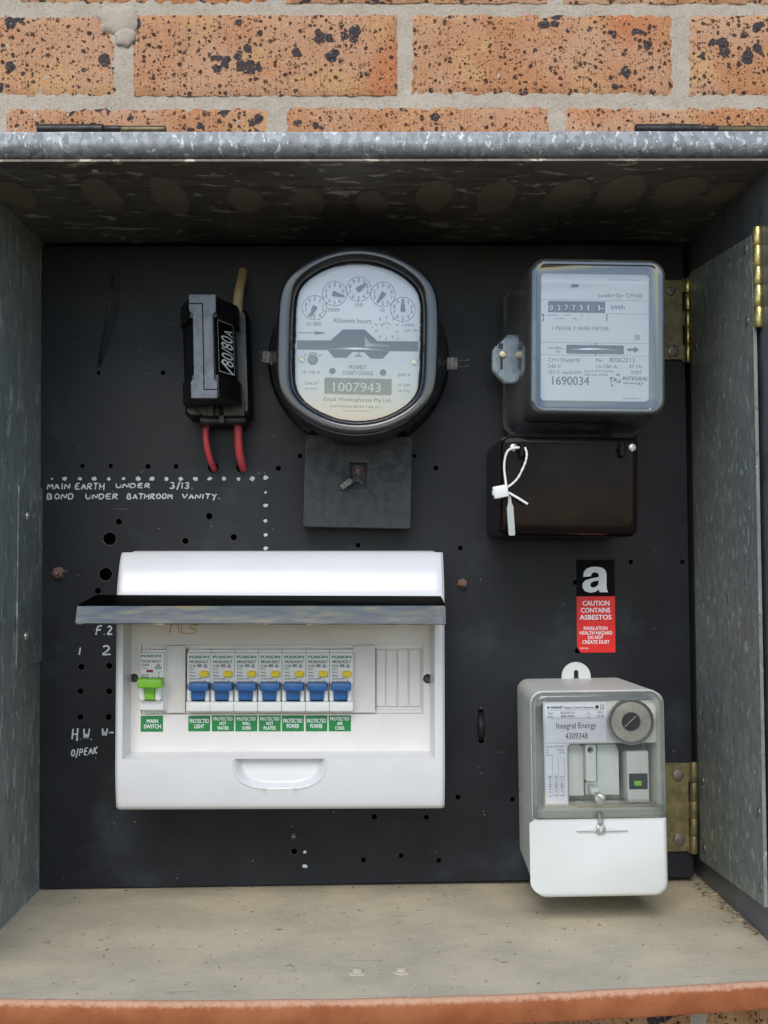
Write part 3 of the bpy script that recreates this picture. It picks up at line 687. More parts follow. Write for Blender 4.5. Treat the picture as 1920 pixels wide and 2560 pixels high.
# handwriting
G = {'M': [[(0, 0), (.05, 1), (.5, .35), (.9, 1), (1, 0)]], 'A': [[(0, 0), (.45, 1), (1, 0)], [(.15, .35), (.85, .38)]], 'I': [[(.5, 0), (.5, 1)]], 'N': [[(0, 0), (.05, 1), (.9, .05), (1, 1)]],
     'E': [[(.9, 1), (.1, .95), (0, .05), (.95, 0)], [(.05, .5), (.75, .52)]], 'R': [[(0, 0), (.05, 1), (.8, .95), (.85, .6), (.1, .45), (1, 0)]], 'T': [[(0, 1), (1, 1)], [(.5, 1), (.45, 0)]],
     'H': [[(0, 0), (.02, 1)], [(.95, 1), (.92, -.1)], [(0, .5), (.95, .5)]], 'U': [[(0, 1), (.05, .2), (.4, 0), (.85, .15), (.95, 1), (.98, 0)]], 'D': [[(0, 0), (.05, 1), (.7, .9), (.95, .5), (.7, .08), (0, 0)]],
     'B': [[(0, 0), (.05, 1), (.7, .95), (.7, .6), (.1, .52), (.85, .4), (.85, .05), (0, 0)]], 'O': [[(.5, 1), (.08, .75), (.05, .25), (.5, 0), (.95, .3), (.92, .75), (.5, 1)]], 'V': [[(0, 1), (.4, 0), (1, 1)]],
     'Y': [[(0, 1), (.4, .5), (.9, 1)], [(.6, .6), (.3, -.3)]], 'F': [[(.95, 1), (.1, .95), (0, -.05)], [(.05, .5), (.8, .55)]], 'W': [[(0, 1), (.2, 0), (.5, .65), (.75, 0), (1, 1)]], 'P': [[(0, 0), (.05, 1), (.85, .9), (.8, .5), (.1, .42)]],
     'K': [[(0, 0), (.05, 1)], [(.9, 1), (.1, .5), (1, 0)]], '1': [[(.5, 1), (.48, 0)]], '2': [[(.05, .8), (.4, 1), (.85, .75), (.5, .35), (0, .02), (1, .05)]], '3': [[(.05, .95), (.7, 1), (.75, .65), (.35, .52), (.9, .35), (.7, .02), (0, .08)]],
     '/': [[(.1, -.2), (.9, 1.1)]], '.': [[(.4, 0), (.6, .05)]], '-': [[(0, .5), (1, .52)]]}
def ribbon(mb, pts, wd, rr, h=.0002):
    P2 = []
    for i in range(len(pts) - 1):
        a, b = pts[i], pts[i + 1]; n = 4
        for k in range(n + (i == len(pts) - 2)): P2.append((a[0] + (b[0] - a[0]) * k / n, a[1] + (b[1] - a[1]) * k / n))
    if len(P2) > 6:
        for _ in range(2): P2 = [P2[0]] + [((P2[i - 1][0] + 2 * P2[i][0] + P2[i + 1][0]) / 4, (P2[i - 1][1] + 2 * P2[i][1] + P2[i + 1][1]) / 4) for i in range(1, len(P2) - 1)] + [P2[-1]]
    L_, R_ = [], []
    for i, p in enumerate(P2):
        a = P2[max(0, i - 1)]; b = P2[min(len(P2) - 1, i + 1)]; dx, dz = b[0] - a[0], b[1] - a[1]; q = math.hypot(dx, dz) or 1
        wv2 = wd * rr.uniform(.75, 1.15) / 2; L_.append((p[0] - dz / q * wv2, -h, p[1] + dx / q * wv2)); R_.append((p[0] + dz / q * wv2, -h, p[1] - dx / q * wv2))
    n = len(P2); mb.add(L_ + R_, [(i, i + 1, n + i + 1, n + i) for i in range(n - 1)])
def write(word, xa, xb, yc, cap, wd=3.0, slant=.08, seed=0, rise=0):
    mb = MB(); rr = random.Random(seed + len(word)); wts = [.35 if c in '.1I' else (.6 if c == '/' else 1) for c in word]; tot = sum(wts) + .35 * (len(word) - 1); u = (xb - xa) / tot; cx = xa; hh = .0002
    for c, wt in zip(word, wts):
        for st in G[c]:
            pts = []
            for a, b in st:
                a += rr.uniform(-.05, .05); b += rr.uniform(-.04, .04)
                px = cx + a * wt * u + slant * b * cap; py = yc + cap / 2 - b * cap - rise * (px - xa)
                pts.append(pan.L(px, py))
            hh += .000012; ribbon(mb, pts, wd * k0, rr, hh)
        cx += (wt + .35) * u
    return mb
for i, a in enumerate((('MAIN', 119, 174, 1216, 14), ('EARTH', 188, 260, 1216, 15), ('UNDER', 290, 375, 1214, 11), ('3/13.', 425, 482, 1214, 15), ('BOND', 118, 184, 1241, 14), ('UNDER', 214, 294, 1241, 13), ('BATHROOM', 318, 430, 1241, 13), ('VANITY.', 456, 550, 1241, 12))):
    pan.part('handwriting', write(*a, wd=3.3, seed=i), 'chalk', label='white paint pen word ' + a[0].strip('.'))
for i, a in enumerate((('F.2', 240, 281, 1575, 21), ('1', 193, 205, 1628, 19), ('2', 254, 277, 1625, 24), ('H.W.', 180, 231, 1835, 27), ('W-', 255, 283, 1831, 20))):
    pan.part('handwriting', write(*a, wd=4.0, seed=20 + i), 'chalk')
pan.part('handwriting', write('O/PEAK', 178, 243, 1883, 17, wd=3.2, seed=40, rise=.12), 'chalk')
# bolts through the board
x, z = pan.L(147, 1432); pan.part('bolt', MB().hexhead(x, z, 0, 14 * k0, .005, .003, 10), 'rusty_steel', label='hexagon nut on a bolt end left of the white enclosure')
x, z = pan.L(1156, 1459); pan.part('bolt', MB().hexhead(x, z, 0, 11.5 * k0, .005, .003, 20), 'rusty_steel', label='rusty hexagon nut right of the white enclosure')
x, z = pan.L(734, 2089); pan.part('bolt', MB().lathe(x, z, [(9 * k0, 0), (9 * k0, .0015), (7 * k0, .003), (3 * k0, .0042)], 12), 'steel_dull')
# black cable showing between two holes
a = pan.L(1202, 1781); b = pan.L(1203, 1852); pts = []
for k in range(13):
    t = k / 12; pts.append((a[0] + (b[0] - a[0]) * t, .010 - .0135 * math.sin(math.pi * t) ** .6, a[1] + (b[1] - a[1]) * t))
o = mesh('cable_loop', MB().tube([(p[0] + pan.o.x, p[1], p[2] + pan.o.z) for p in pts], .0030, 10), 'cable_black'); tag(o, 'short black cable loop through two holes right of the white enclosure', 'cable')
# thin loose wire upper left
pts = [P(282, 690, .012), P(278, 735, .016), P(268, 800, .014), P(254, 865, .010), P(248, 900, .004), P(247, 930, -.004)]
o = mesh('loose_wire', MB().tube(pts, .0010, 8), 'cable_black'); tag(o, 'thin black wire hanging into a small hole at the upper left', 'wire')
# hinges of the board
def hinge(px0, px1, pxk0, pxk1, ytop, ybot, joints, screws, label, mat, kmat):
    t = Thing('panel_hinge', px0, (ytop + ybot) / 2, label, 'hinge', 'brass hinges between board and plate')
    mb = MB(); a = t.R(px0, ytop, px1, ybot, .003); mb.box(a[0], a[1], .0006, .003, a[2], a[3], .0005, 1); t.part('leaf', mb, mat)
    kx = (pxk0 + pxk1) / 2; rr = (pxk1 - pxk0) / 2 * sc(.006); ys = [ytop - 4] + joints + [ybot + 6]
    for i in range(len(ys) - 1):
        xa, za = t.L(kx, ys[i], .006); xb, zb_ = t.L(kx, ys[i + 1], .006)
        mb = MB().loft([[(x + rr * q * math.cos(2 * math.pi * k / 16), -.006 + rr * q * math.sin(2 * math.pi * k / 16), z) for k in range(16)] for x, z, q in ((xa, za - .0001, .92), (xa, za - .0005, 1), (xb, zb_ + .0005, 1), (xb, zb_ + .0001, .92))], True, True)
        t.part('knuckle', mb, kmat)
        if i % 2 == 0:
            c_ = t.R(px1 - 2, ys[i] + 2, kx, ys[i + 1] - 2, .003); t.part('leaf_tab', MB().box(c_[0], c_[1], .0012, .0028, c_[2], c_[3]), mat)
    for px, py, r in screws:
        x, z = t.L(px, py, .004); t.part('screw', MB().screw(x, z, .003, r * sc(.004), .0022, 40, slot=.16), 'steel_dull')
hinge(1655, 1708, 1712, 1728, 697, 901, [731, 776, 816, 861], [(1677, 727, 12), (1683, 877, 15)], 'upper brass hinge joining board to galvanised plate beside the clear meter', 'brass_dull', 'brass')
hinge(1660, 1723, 1725, 1744, 1909, 2128, [1956, 2003, 2046, 2090], [(1695, 1938, 14), (1699, 2098, 15)], 'lower dull brass hinge joining board to galvanised plate beside the grey receiver', 'brass_dull', 'brass_dull')

# ================================================================== DUST ON THE FLOOR
mb = MB(); rr = random.Random(11)
for i in range(520):
    if i < 330:
        x = rr.uniform(XL + .002, XR - .002); y = -rr.uniform(.01, HB - .01)
        s_ = rr.uniform(.0003, .0009)
    elif i < 440: x = XR - abs(rr.gauss(0, .006)) - .0005; y = -rr.uniform(.0, .15); s_ = rr.uniform(.0004, .0016)
    else: x = rr.uniform(XL, XR); y = -abs(rr.gauss(0, .004)) - .0005; s_ = rr.uniform(.0003, .001)
    m = Matrix.Translation((x, y, ZB + s_ * .4)) @ Matrix.Rotation(rr.uniform(0, 6), 4, 'Z') @ Matrix.Rotation(rr.uniform(-.5, .5), 4, 'X')
    l = rr.choice((1, 1, 1.6, 3)); vs = [(-l * s_, -s_ * .6, 0), (l * s_, -s_ * .5, 0), (l * s_ * .8, s_ * .6, 0), (-l * s_ * .9, s_ * .5, 0), (0, 0, s_ * .8)]
    mb.add(vs, [(0, 1, 4), (1, 2, 4), (2, 3, 4), (3, 0, 4), (3, 2, 1, 0)], m)
plain('debris', lin(150, 132, 104), .85, var=.6, vs=90)
o = mesh('debris', mb, 'debris'); tag(o, 'scattered grit and flakes on the box floor', None, None, 'stuff')

# ================================================================== SERVICE FUSE
fu = Thing('service_fuse', 530, 1030, 'black service fuse holder with 80 amp label, upper left of the board', 'fuse', ang=1.6)
cx = fu.L(510, 870, .095)[0]
zt_, zb_ = fu.L(505, 737, .095)[1], fu.L(510, 995, .095)[1]
def sec(z, hw, h0, h1): return None
mb = MB()                                           # base block
a = fu.L(628, 880, .01)[0]; zb0 = fu.L(600, 1040, .03)[1]; ztb = fu.L(600, 775, .03)[1]
mb.loft([lift(rrect(cx - .024, a, zb0, ztb, .004), h) for h in (0, .030)] + [lift(rrect(cx - .022, a - .002, zb0 + .002, ztb - .002, .004), .034)]); fu.part('base', mb, 'fuse_black')
mb = MB()                                           # carrier: trapezoid body narrowing to the front
def trap(z0, z1, hw0, hw1, h0, h1, hm=.055):
    pr = [(cx - hw0, h0), (cx - hw0, hm), (cx - hw1, h1), (cx + hw1, h1), (cx + hw0, hm), (cx + hw0, h0)]
    mb.loft([[(x, -h, z) for x, h in pr] for z in (z0, z1)])
trap(zb_ + .017, zt_ - .016, .0195, .0075, .03, .090)
trap(zt_ - .0165, zt_ - .001, .0222, .0098, .03, .0925)
trap(zb_ + .001, zb_ + .0175, .0222, .0098, .03, .0925)
fu.part('carrier', mb, 'fuse_black', 20)
def I(px, py): return fu.L(px, py, .096)
mb = MB().plate([[I(*p) for p in ((472, 736), (539, 736), (539, 778), (532, 786), (535, 948), (543, 956), (543, 973), (511, 973), (507, 758), (472, 758))]], .0905, .0960, .0004, 1)
fu.part('front_rail', mb, 'fuse_dust')
mb = MB().plate([[I(*p) for p in ((472, 760), (505, 760), (509, 975), (543, 975), (543, 995), (478, 995), (477, 955), (485, 946), (482, 785), (473, 777))]], .0905, .0962, .0004, 1)
fu.part('front_rail', mb, 'fuse_dust')
mb = MB(); q = fu.R(497, 1036, 616, 1062, .030); mb.box(q[0], q[1], .004, .030, q[2], q[3], .002)
q = fu.R(516, 1000, 534, 1040, .045); mb.box(q[0], q[1], .02, .045, q[2], q[3], .0006, 1)
q = fu.R(545, 1004, 561, 1058, .038); mb.box(q[0], q[1], .02, .038, q[2], q[3], .0006, 1)
pts = [fu.L(467, 1003, .04), fu.L(610, 1005, .04), fu.L(612, 1040, .04), fu.L(508, 1040, .04)]
mb.plate([pts], .004, .038, .0008, 1)
fu.part('terminal_shroud', mb, 'fuse_black')
# slanted label: lies on the right flank of the carrier
hw0, hw1, hm, h1 = .0195, .0075, .055, .090
def flank(u, z, off): # u 0 front edge .. 1 at mid depth
    nx, nh = (h1 - hm), (hw0 - hw1); q_ = math.hypot(nx, nh)
    return (cx + hw1 + (hw0 - hw1) * u + off * nx / q_, -(h1 - (h1 - hm) * u + off * nh / q_), z)
zc = fu.L(550, 872, .07)[1]; HL = .0205
mb = MB().add([flank(.12, zc - HL, .0002), flank(.92, zc - HL, .0002), flank(.92, zc + HL, .0002), flank(.12, zc + HL, .0002)], [(0, 1, 2, 3)])
lb = fu.part('amp_label', mb, 'sticker_black')
mb = MB()
for st, za, zb2, ua, ub in (('80/80', -.014, .009, .86, .30), ('A', .0098, .0145, .86, .45)):
    vs, fs = text_mesh(st, .03); xs = [p[0] for p in vs]; xa_, xb_ = min(xs), max(xs)
    mb.add([flank(ua + (ub - ua) * (p[1] / CAP), zc + za + (zb2 - za) * (p[0] + .1 * p[1] - xa_) / (xb_ - xa_), .0005) for p in vs], fs)
ed = [(.15, -HL + .001), (.90, -HL + .001), (.90, HL - .001), (.15, HL - .001)]
for i in range(4):
    a_, b_ = ed[i], ed[(i + 1) % 4]; du, dz = (.012, 0) if i % 2 else (0, .0004)
    mb.add([flank(a_[0], zc + a_[1], .0004), flank(b_[0], zc + b_[1], .0004), flank(b_[0] + (du or 0), zc + b_[1] + dz, .0004), flank(a_[0] + du, zc + a_[1] + dz, .0004)], [(0, 1, 2, 3)])
mb.add([flank(.9, zc - .019, .00045), flank(.8, zc - .0195, .00045), flank(.25, zc - .012, .00045), flank(.3, zc - .0112, .00045)], [(0, 1, 2, 3)])
fu.part('lettering', mb, 'print_white', parent=lb)
# cables
def cable(name, pts, r, mat, label, n=14):
    ps = [P(*p) for p in pts]; out = []
    for i in range(len(ps) - 1):
        p0 = ps[max(0, i - 1)]; p1 = ps[i]; p2 = ps[i + 1]; p3 = ps[min(len(ps) - 1, i + 2)]
        for k in range(7):
            t = k / 7; out.append(0.5 * ((2 * p1) + (-p0 + p2) * t + (2 * p0 - 5 * p1 + 4 * p2 - p3) * t * t + (-p0 + 3 * p1 - 3 * p2 + p3) * t ** 3))
    out.append(ps[-1]); o = mesh(name, MB().tube(out, r, n), mat, 60); tag(o, label, 'cable'); return o
cable('red_cable', [(519, 1050, .016), (514, 1080, .018), (517, 1115, .018), (526, 1150, .012), (535, 1172, .000), (538, 1178, -.02)], .0026, 'cable_red', 'thinner red cable, left of the two below the black fuse')
cable('red_cable', [(596, 1050, .018), (595, 1090, .021), (598, 1130, .019), (605, 1160, .010), (609, 1172, -.002), (612, 1176, -.02)], .0034, 'cable_red', 'thicker red cable, right of the two below the black fuse')
cable('tan_cable', [(596, 800, .03), (594, 770, .032), (597, 735, .026), (603, 705, .012), (606, 690, .001), (607, 680, -.003)], .0041, 'cable_tan', 'tan sheathed cable curving out of the top of the black fuse')

# ================================================================== ROUND DIAL METER
rm = Thing('dial_meter', 897, 903, 'old black round electricity meter with five pointer dials behind glass', 'electricity meter', ang=-1.6)
mb = MB().lathe(0, 0, [(.072, 0), (.0742, .001), (.0745, .006), (.0738, .009), (.0725, .0105), (.0722, .013), (.0705, .0145), (.069, .016)], 96); rm.part('base_disc', mb, 'bakelite', 30)
FX, FZ = rm.L(894.5, 850, .099)
def DS(Rr, W, h, zoff=0): return lift(dshape(FX, FZ + zoff, Rr, W), h)
def base_ring(r, h): return lift(dshape(0, 0, r, .2), h)
rings = [base_ring(.0700, .014), base_ring(.0716, .018), base_ring(.0718, .024)]
b_r = dshape(0, 0, .0718, .2); f_r = dshape(FX, FZ, .0722, .0612)
for t, h in ((.25, .036), (.5, .05), (.75, .064), (.92, .078), (1, .088)):
    rings.append([(a[0] + (b[0] - a[0]) * t, -h, a[1] + (b[1] - a[1]) * t) for a, b in zip(b_r, f_r)])
for Rr, W, h in ((.0722, .0612, .0925), (.0720, .0610, .0955), (.0714, .0604, .0976), (.0704, .0594, .0988), (.0696, .0586, .0991), (.0655, .0542, .0994), (.0642, .0527, .0991), (.0624, .0505, .0975), (.0616, .0494, .0945), (.0611, .0484, .0880), (.0611, .0484, .080)):
    rings.append(DS(Rr, W, h))
mb = MB().loft(rings, False, False); rm.part('housing', mb, 'bakelite_dusty', 40)
# crumbling putty seal round the glass
mb = MB(); cp = dshape(FX, FZ, .0606, .0477, 140); rr = random.Random(5); pts = []
rings = []
for i in range(141):
    x, z = cp[i % 140]; q = .0009 * (1 + .45 * mn.noise(Vector((x * 500, z * 500, 0)))) + .0001
    pts.append((x * 1, -.0892 - .0002 * mn.noise(Vector((x * 300, z * 300, 4))), z)); rings.append(q)
mb.tube(pts, .001, 8, False, rings); rm.part('putty_seal', mb, 'putty', 180)
mb = MB().loft([DS(.0610, .0483, .0898), DS(.0590, .0465, .0900)], False, True); rm.part('glass', mb, 'meter_glass')
HFc = .0840                                          # dial face plane
Z4 = (720, 680, 4.608)
def c4(x, y): return (720 + x / 4.608, 680 + y / 4.608)
win = [c4(*p) for p in ((60, 785), (490, 788), (600, 690), (630, 662), (880, 662), (915, 690), (1030, 795), (1560, 800), (1560, 918), (1175, 912), (1090, 1000), (950, 998), (880, 925), (745, 922), (670, 990), (530, 988), (455, 900), (60, 893))]
face = dshape(FX, FZ, .0609, .0482)
FK = .0598
winL = rm.poly(win, HFc)
winL = [(max(-.0462 + FX, min(.0462 + FX, a)), b) for a, b in winL]
hs = [circ(*rm.L(*c4(512, 1140), HFc), 8.5 * sc(HFc), 20), circ(*rm.L(*c4(1094, 1158), HFc), 8.5 * sc(HFc), 20), circ(*rm.L(*c4(285, 1010), HFc), 13.5 * sc(HFc), 20)]
mb = MB().plate([face, winL] + hs, HFc - .001, HFc); fp = rm.part('face_plate', mb, 'paper_white')
mb = MB().loft([DS(.0609, .0480, .030), DS(.0609, .0480, .0305)]); rm.part('movement_back', mb, 'meter_interior')
dz_ = rm.L(*c4(820, 872), HFc - .004)[1]
mb = MB(); cyl = [(0 + FX + .036 * math.cos(2 * math.pi * k / 64), -.040 + .036 * math.sin(2 * math.pi * k / 64)) for k in range(64)]
mb.loft([[(x, y, z) for x, y in cyl] for z in (dz_ - .0006, dz_ + .0006)]); rm.part('rotor_disc', mb, 'disc_silver')
q = rm.L(*c4(905, 840), .07); mb = MB().plate([[(q[0] - .002, q[1] + .008), (q[0] + .003, q[1] + .002), (q[0] + .018, q[1] + .0008), (q[0] + .018, q[1] - .0004), (q[0] - .001, q[1] - .0008)]], .066, .067); rm.part('pointer_plate', mb, 'paper_white')
mb = MB().lathe(*rm.L(*c4(285, 1010), .074), [(.0042, .076), (.0042, .080), (.003, .0808)], 14); rm.part('adjuster', mb, 'lead')
for px, py, an in ((160, 1008, -40), (1460, 1038, -45)):
    x, z = rm.L(*c4(px, py), HFc + .001); rm.part('screw', MB().screw(x, z, HFc + .0002, 8.6 * sc(HFc), .0016, an, slot=.17), 'brass_screw')
q = rm.R(*c4(418, 1226), *c4(1195, 1412), HFc); mb = MB().box(q[0], q[1], HFc + .0001, HFc + .0006, q[2], q[3]); np_ = rm.part('number_plate', mb, 'needle')
rm.part('lettering', rm.T([('1007943', 795, 1328, 550, 104)], HFc + .0009, Z4), 'print_white', parent=np_)
h_ = HFc + .0003
tx = [('Kilowatt hours', 745, 560, 430, 54), ('10 000', 300, 596, 165, 42), ('1000', 528, 434, 134, 42), ('100', 815, 380, 84, 42), ('10', 1090, 440, 46, 44), ('1 kW.h', 1388, 612, 140, 40), ('per div', 1428, 668, 148, 34),
      ('PROSPECT', 805, 1098, 205, 44, 0, 0, .02), ('COUNTY COUNCIL', 805, 1163, 355, 44, 0, 0, .02), ('15-100 A', 268, 1152, 205, 34), ('240 V', 1338, 1186, 148, 34), ('266.6*', 270, 1280, 158, 36), ('rev/kWh', 272, 1342, 152, 26), ('1P 2W', 1338, 1306, 150, 34), ('50 Hz', 1334, 1366, 140, 34),
      ('Email Westinghouse Pty Ltd', 798, 1470, 768, 44, 0, 0, .01), ('WATTHOUR METER TYPE M3', 768, 1552, 572, 28, 0, 0, .01), ('MADE IN AUSTRALIA', 785, 1600, 300, 20), ('S', 202, 952, 22, 26), ('F', 375, 962, 22, 28), ('1', 1268, 735, 6, 18), ('10', 1268, 768, 28, 18)]
rm.part('lettering', rm.T(tx, h_, Z4), 'print_grey', parent=fp)
mb = MB(); kk = sc(h_)
def ringp(mb, x, z, r, wd, h, n=40, a0=0, a1=360):
    vs = []; N_ = n + 1
    for q_ in (r - wd / 2, r + wd / 2):
        for k in range(N_):
            a = R(a0 + (a1 - a0) * k / n); vs.append((x + q_ * math.cos(a), -h, z + q_ * math.sin(a)))
    mb.add(vs, [(k, k + 1, N_ + k + 1, N_ + k) for k in range(n)])
dials = [((305, 412), 1, (250, 525)), ((537, 250), -1, (658, 282)), ((815, 197), 1, (925, 115)), ((1094, 258), -1, (1015, 370)), ((1323, 430), 1, (1323, 298))]
for (dx, dy), sgn, tip in dials:
    x, z = rm.L(*c4(dx, dy), h_); ringp(mb, x, z, 31 * kk, 1.3 * kk, h_)
    for d in range(10):
        a = R(90 - sgn * 36 * d); mb.add([(x + math.cos(a) * 31 * kk - math.sin(a) * s1 * kk * .8, -h_ - .00005, z + math.sin(a) * 31 * kk + math.cos(a) * s1 * kk * .8) for s1 in (-1, 1)] + [(x + math.cos(a) * 28.5 * kk + math.sin(a) * s1 * kk * .8 * -1, -h_ - .00005, z + math.sin(a) * 28.5 * kk + math.cos(a) * s1 * kk * .8) for s1 in (1, -1)], [(0, 1, 2, 3)])
        wd = 2 if d == 1 else 6
        mb.text([(str(d), x + math.cos(a) * 22.6 * kk, z + math.sin(a) * 22.6 * kk, wd * kk, 9.4 * kk)], h_)
rm.part('dial_ring', mb, 'print_grey', parent=fp)
for (dx, dy), sgn, tip in dials:
    x, z = rm.L(*c4(dx, dy), h_ + .001); tx_, tz_ = rm.L(*c4(*tip), h_ + .001); a = math.atan2(tz_ - z, tx_ - x); Ln = 26 * kk
    sh = [(-7, 3.6), (-5, 5.6), (0, 6.3), (8, 5), (26, 1), (26, -1), (8, -5), (0, -6.3), (-5, -5.6), (-7, -3.6), (-4, 0)]
    pl = [(x + (u * math.cos(a) - v_ * math.sin(a)) * kk, z + (u * math.sin(a) + v_ * math.cos(a)) * kk) for u, v_ in sh]
    rm.part('pointer', MB().plate([pl], h_ + .0008, h_ + .0013), 'needle')
mb = MB(); x, z = rm.L(*c4(1135, 645), h_)                     # small test dial marks
for d in range(10):
    a = R(90 + 36 * d); r0, r1 = 24 * kk, 31 * kk; wd = 1.0 * kk
    mb.add([(x + math.cos(a) * r_ - math.sin(a) * s_ * wd, -h_, z + math.sin(a) * r_ + math.cos(a) * s_ * wd) for r_, s_ in ((r0, -1), (r1, -1), (r1, 1), (r0, 1))], [(0, 1, 2, 3)])
ringp(mb, x, z - .0 * kk, 13 * kk, 1.2 * kk, h_, 16, 30, 150); x2, z2 = rm.L(*c4(1078, 612), h_); mb.add([(x2 - 2 * kk, -h_, z2), (x2 + 3 * kk, -h_, z2 + 3 * kk), (x2 + 2 * kk, -h_, z2 - 4 * kk)], [(0, 1, 2)])
mb.text([('4', x, z, 4 * kk, 7 * kk), ('4', x - 36 * kk, z + 1 * kk, 3 * kk, 6 * kk)], h_)
q = rm.poly([c4(*p) for p in ((120, 694), (312, 698), (312, 682), (445, 702), (312, 722), (312, 708), (120, 704))], h_); mb.add([(a_, -h_, b_) for a_, b_ in q], [tuple(range(7))])
x, z = rm.L(*c4(285, 1000), h_); ringp(mb, x, z, 15 * kk, 2.4 * kk, h_, 14, 40, 140)
q = rm.R(*c4(770, 962), *c4(850, 974), h_); mb.box(q[0], q[1], h_ - .0001, h_, q[2], q[3]); q = rm.R(*c4(803, 938), *c4(817, 962), h_); mb.box(q[0], q[1], h_ - .0001, h_ + .0001, q[2], q[3])
rm.part('dial_marks', mb, 'print_grey', parent=fp)
# terminal cover under it
mb = MB(); q = rm.R(759, 1088, 1030, 1320, .028); cut = rm.R(875, 1158, 916, 1222, .028)
body = rrect(q[0], q[1], q[2], q[3], .002, 3)
mb.plate([body, [(cut[0], cut[2]), (cut[1], cut[2]), (cut[1], cut[3]), (cut[0], cut[3])]], .0, .028, .0006, 2)
tcv = rm.part('terminal_cover', mb, 'grey_paint')
mb = MB().box(cut[0], cut[1], .018, .0225, cut[2], cut[3]); rm.part('screw_pocket', mb, 'grey_paint', parent=tcv)
x, z = rm.L(894, 1177, .028); mb = MB().lathe(x, z, [(13 * sc(.028), .022), (13 * sc(.028), .0235), (9.5 * sc(.028), .024), (9.5 * sc(.028), .0255), (6 * sc(.028), .0275), (2 * sc(.028), .028)], 18); rm.part('screw', mb, 'rusty_steel', parent=tcv)
# wire seals
def seal(t, pts, r, wires, w, hh, mat='lead', parent=None):
    mb = MB(); x, z, wd, ht, an = w
    m = Matrix.Translation((*(0, 0), 0)); X, Z = t.L(x, z, hh); mm = Matrix.Translation((X, -hh, Z)) @ Matrix.Rotation(R(-an), 4, 'Y')
    k = sc(hh); mb.box(-wd / 2 * k, wd / 2 * k, -.003, .003, -ht / 2 * k, ht / 2 * k, .0008, 2, mm)
    mb.box(-wd / 2 * k * .5, -wd / 2 * k * .3, -.0032, .0034, -ht / 2 * k * 1.04, ht / 2 * k * 1.04, .0003, 1, mm); mb.box(wd / 2 * k * .3, wd / 2 * k * .5, -.0032, .0034, -ht / 2 * k * 1.04, ht / 2 * k * 1.04, .0003, 1, mm)
    for wr in wires:
        ps = []
        for i in range(len(wr) - 1):
            a_, b_ = wr[i], wr[i + 1]
            for s in range(6):
                u = s / 6; X1, Z1 = t.L(a_[0] + (b_[0] - a_[0]) * u, a_[1] + (b_[1] - a_[1]) * u, hh); ps.append((X1 + .0003 * math.sin(s * 2.1 + i), -hh - .0004 * math.sin(s * 1.7), Z1 + .0004 * math.sin(s * 2.6)))
        X1, Z1 = t.L(*wr[-1], hh); ps.append((X1, -hh, Z1)); mb.tube(ps, .00045, 6)
    return t.part('wire_seal', mb, mat)
seal(rm, None, 0, [[(648, 880), (658, 885), (668, 890)], [(648, 900), (658, 902), (670, 900)], [(676, 890), (690, 892)]], (670, 894, 28, 30, -5), .03)
seal(rm, None, 0, [[(1140, 902), (1156, 902), (1173, 900)], [(1140, 916), (1156, 917), (1173, 914)], [(1098, 902), (1120, 905)]], (1130, 910, 28, 32, 0), .04)
x, z = rm.L(1100, 900, .04); rm.part('seal_bracket', MB().box(x - .0014, x + .0022, .02, .046, z - .006, z + .005, .0008, 1), 'steel')
x, z = rm.L(682, 898, .03); rm.part('seal_bracket', MB().box(x - .002, x + .002, .012, .034, z - .006, z + .005, .0008, 1), 'bakelite')
seal(rm, None, 0, [[(848, 1222), (858, 1216), (866, 1214)], [(880, 1200), (890, 1192), (884, 1180), (900, 1186), (892, 1196), (906, 1206)], [(884, 1202), (900, 1200), (905, 1210)]], (866, 1210, 34, 15, 38), .0312)

# ================================================================== CLEAR MODERN METER
lg = Thing('clear_meter', 1428, 910, 'modern electricity meter under a clear ribbed plastic cover showing a white faceplate', 'electricity meter', ang=-1.0)
def LR(x0, y0, x1, y1, h): return lg.R(x0, y0, x1, y1, h)
q = LR(1264, 735, 1596, 1120, .012); mb = MB().box(q[0], q[1], 0, .012, q[2], q[3], .003); lg.part('base', mb, 'bakelite')
B0 = LR(1262, 728, 1597, 1088, .014); F0 = LR(1322, 642, 1668, 1040, .126)
def lr(t, off, h, r):
    v = [B0[i] + (F0[i] - B0[i]) * t for i in range(4)]
    return lift(rrect(v[0] - off, v[1] + off, v[2] - off, v[3] + off, r, 7), h)
rings = [lr(0, .0022, .014, .012), lr(0, .0022, .017, .012), lr(0.02, .0003, .018, .011)]
NR = 15
for i in range(NR):
    t = (i + 1) / (NR + 1); rings.append(lr(t, .0006 if i % 2 else -.0003, .018 + (.120 - .018) * t, .0115))
rings += [lr(1, 0, .121, .0115), lr(1, -.0005, .1238, .011), lr(1, -.0016, .1256, .010), lr(1, -.003, .1262, .009)]
cv = lg.part('clear_cover', MB().loft(rings, False, False), 'clear_cover', 28)
rings = [lr(1, -.0029, .1262, .009), lr(1, -.0045, .1262, .008), lr(1, -.0055, .1258, .0075)]
mb = MB().loft([rings[0], rings[1], rings[2]], False, True); lg.part('front_window', mb, 'clear_front', 20)
q = LR(1345, 668, 1640, 1030, .098); mb = MB().loft([lift(rrect(*q, .004), h) for h in (.014, .096)] + [lift(rrect(q[0] + .001, q[1] - .001, q[2] + .001, q[3] - .001, .004), .098)]); lg.part('movement_case', mb, 'meter_frame')
for x0, y0, x1, y1 in ((1332, 800, 1347, 890), (1331, 905, 1345, 945), (1640, 840, 1652, 990)):
    q = LR(x0, y0, x1, y1, .09); lg.part('movement_lug', MB().box(q[0], q[1], .05, .09, q[2], q[3], .001, 1), 'meter_frame')
H5 = .106; Z5 = (1320, 660, 4.608)
def c5(x, y): return (1320 + x / 4.608, 660 + y / 4.608)
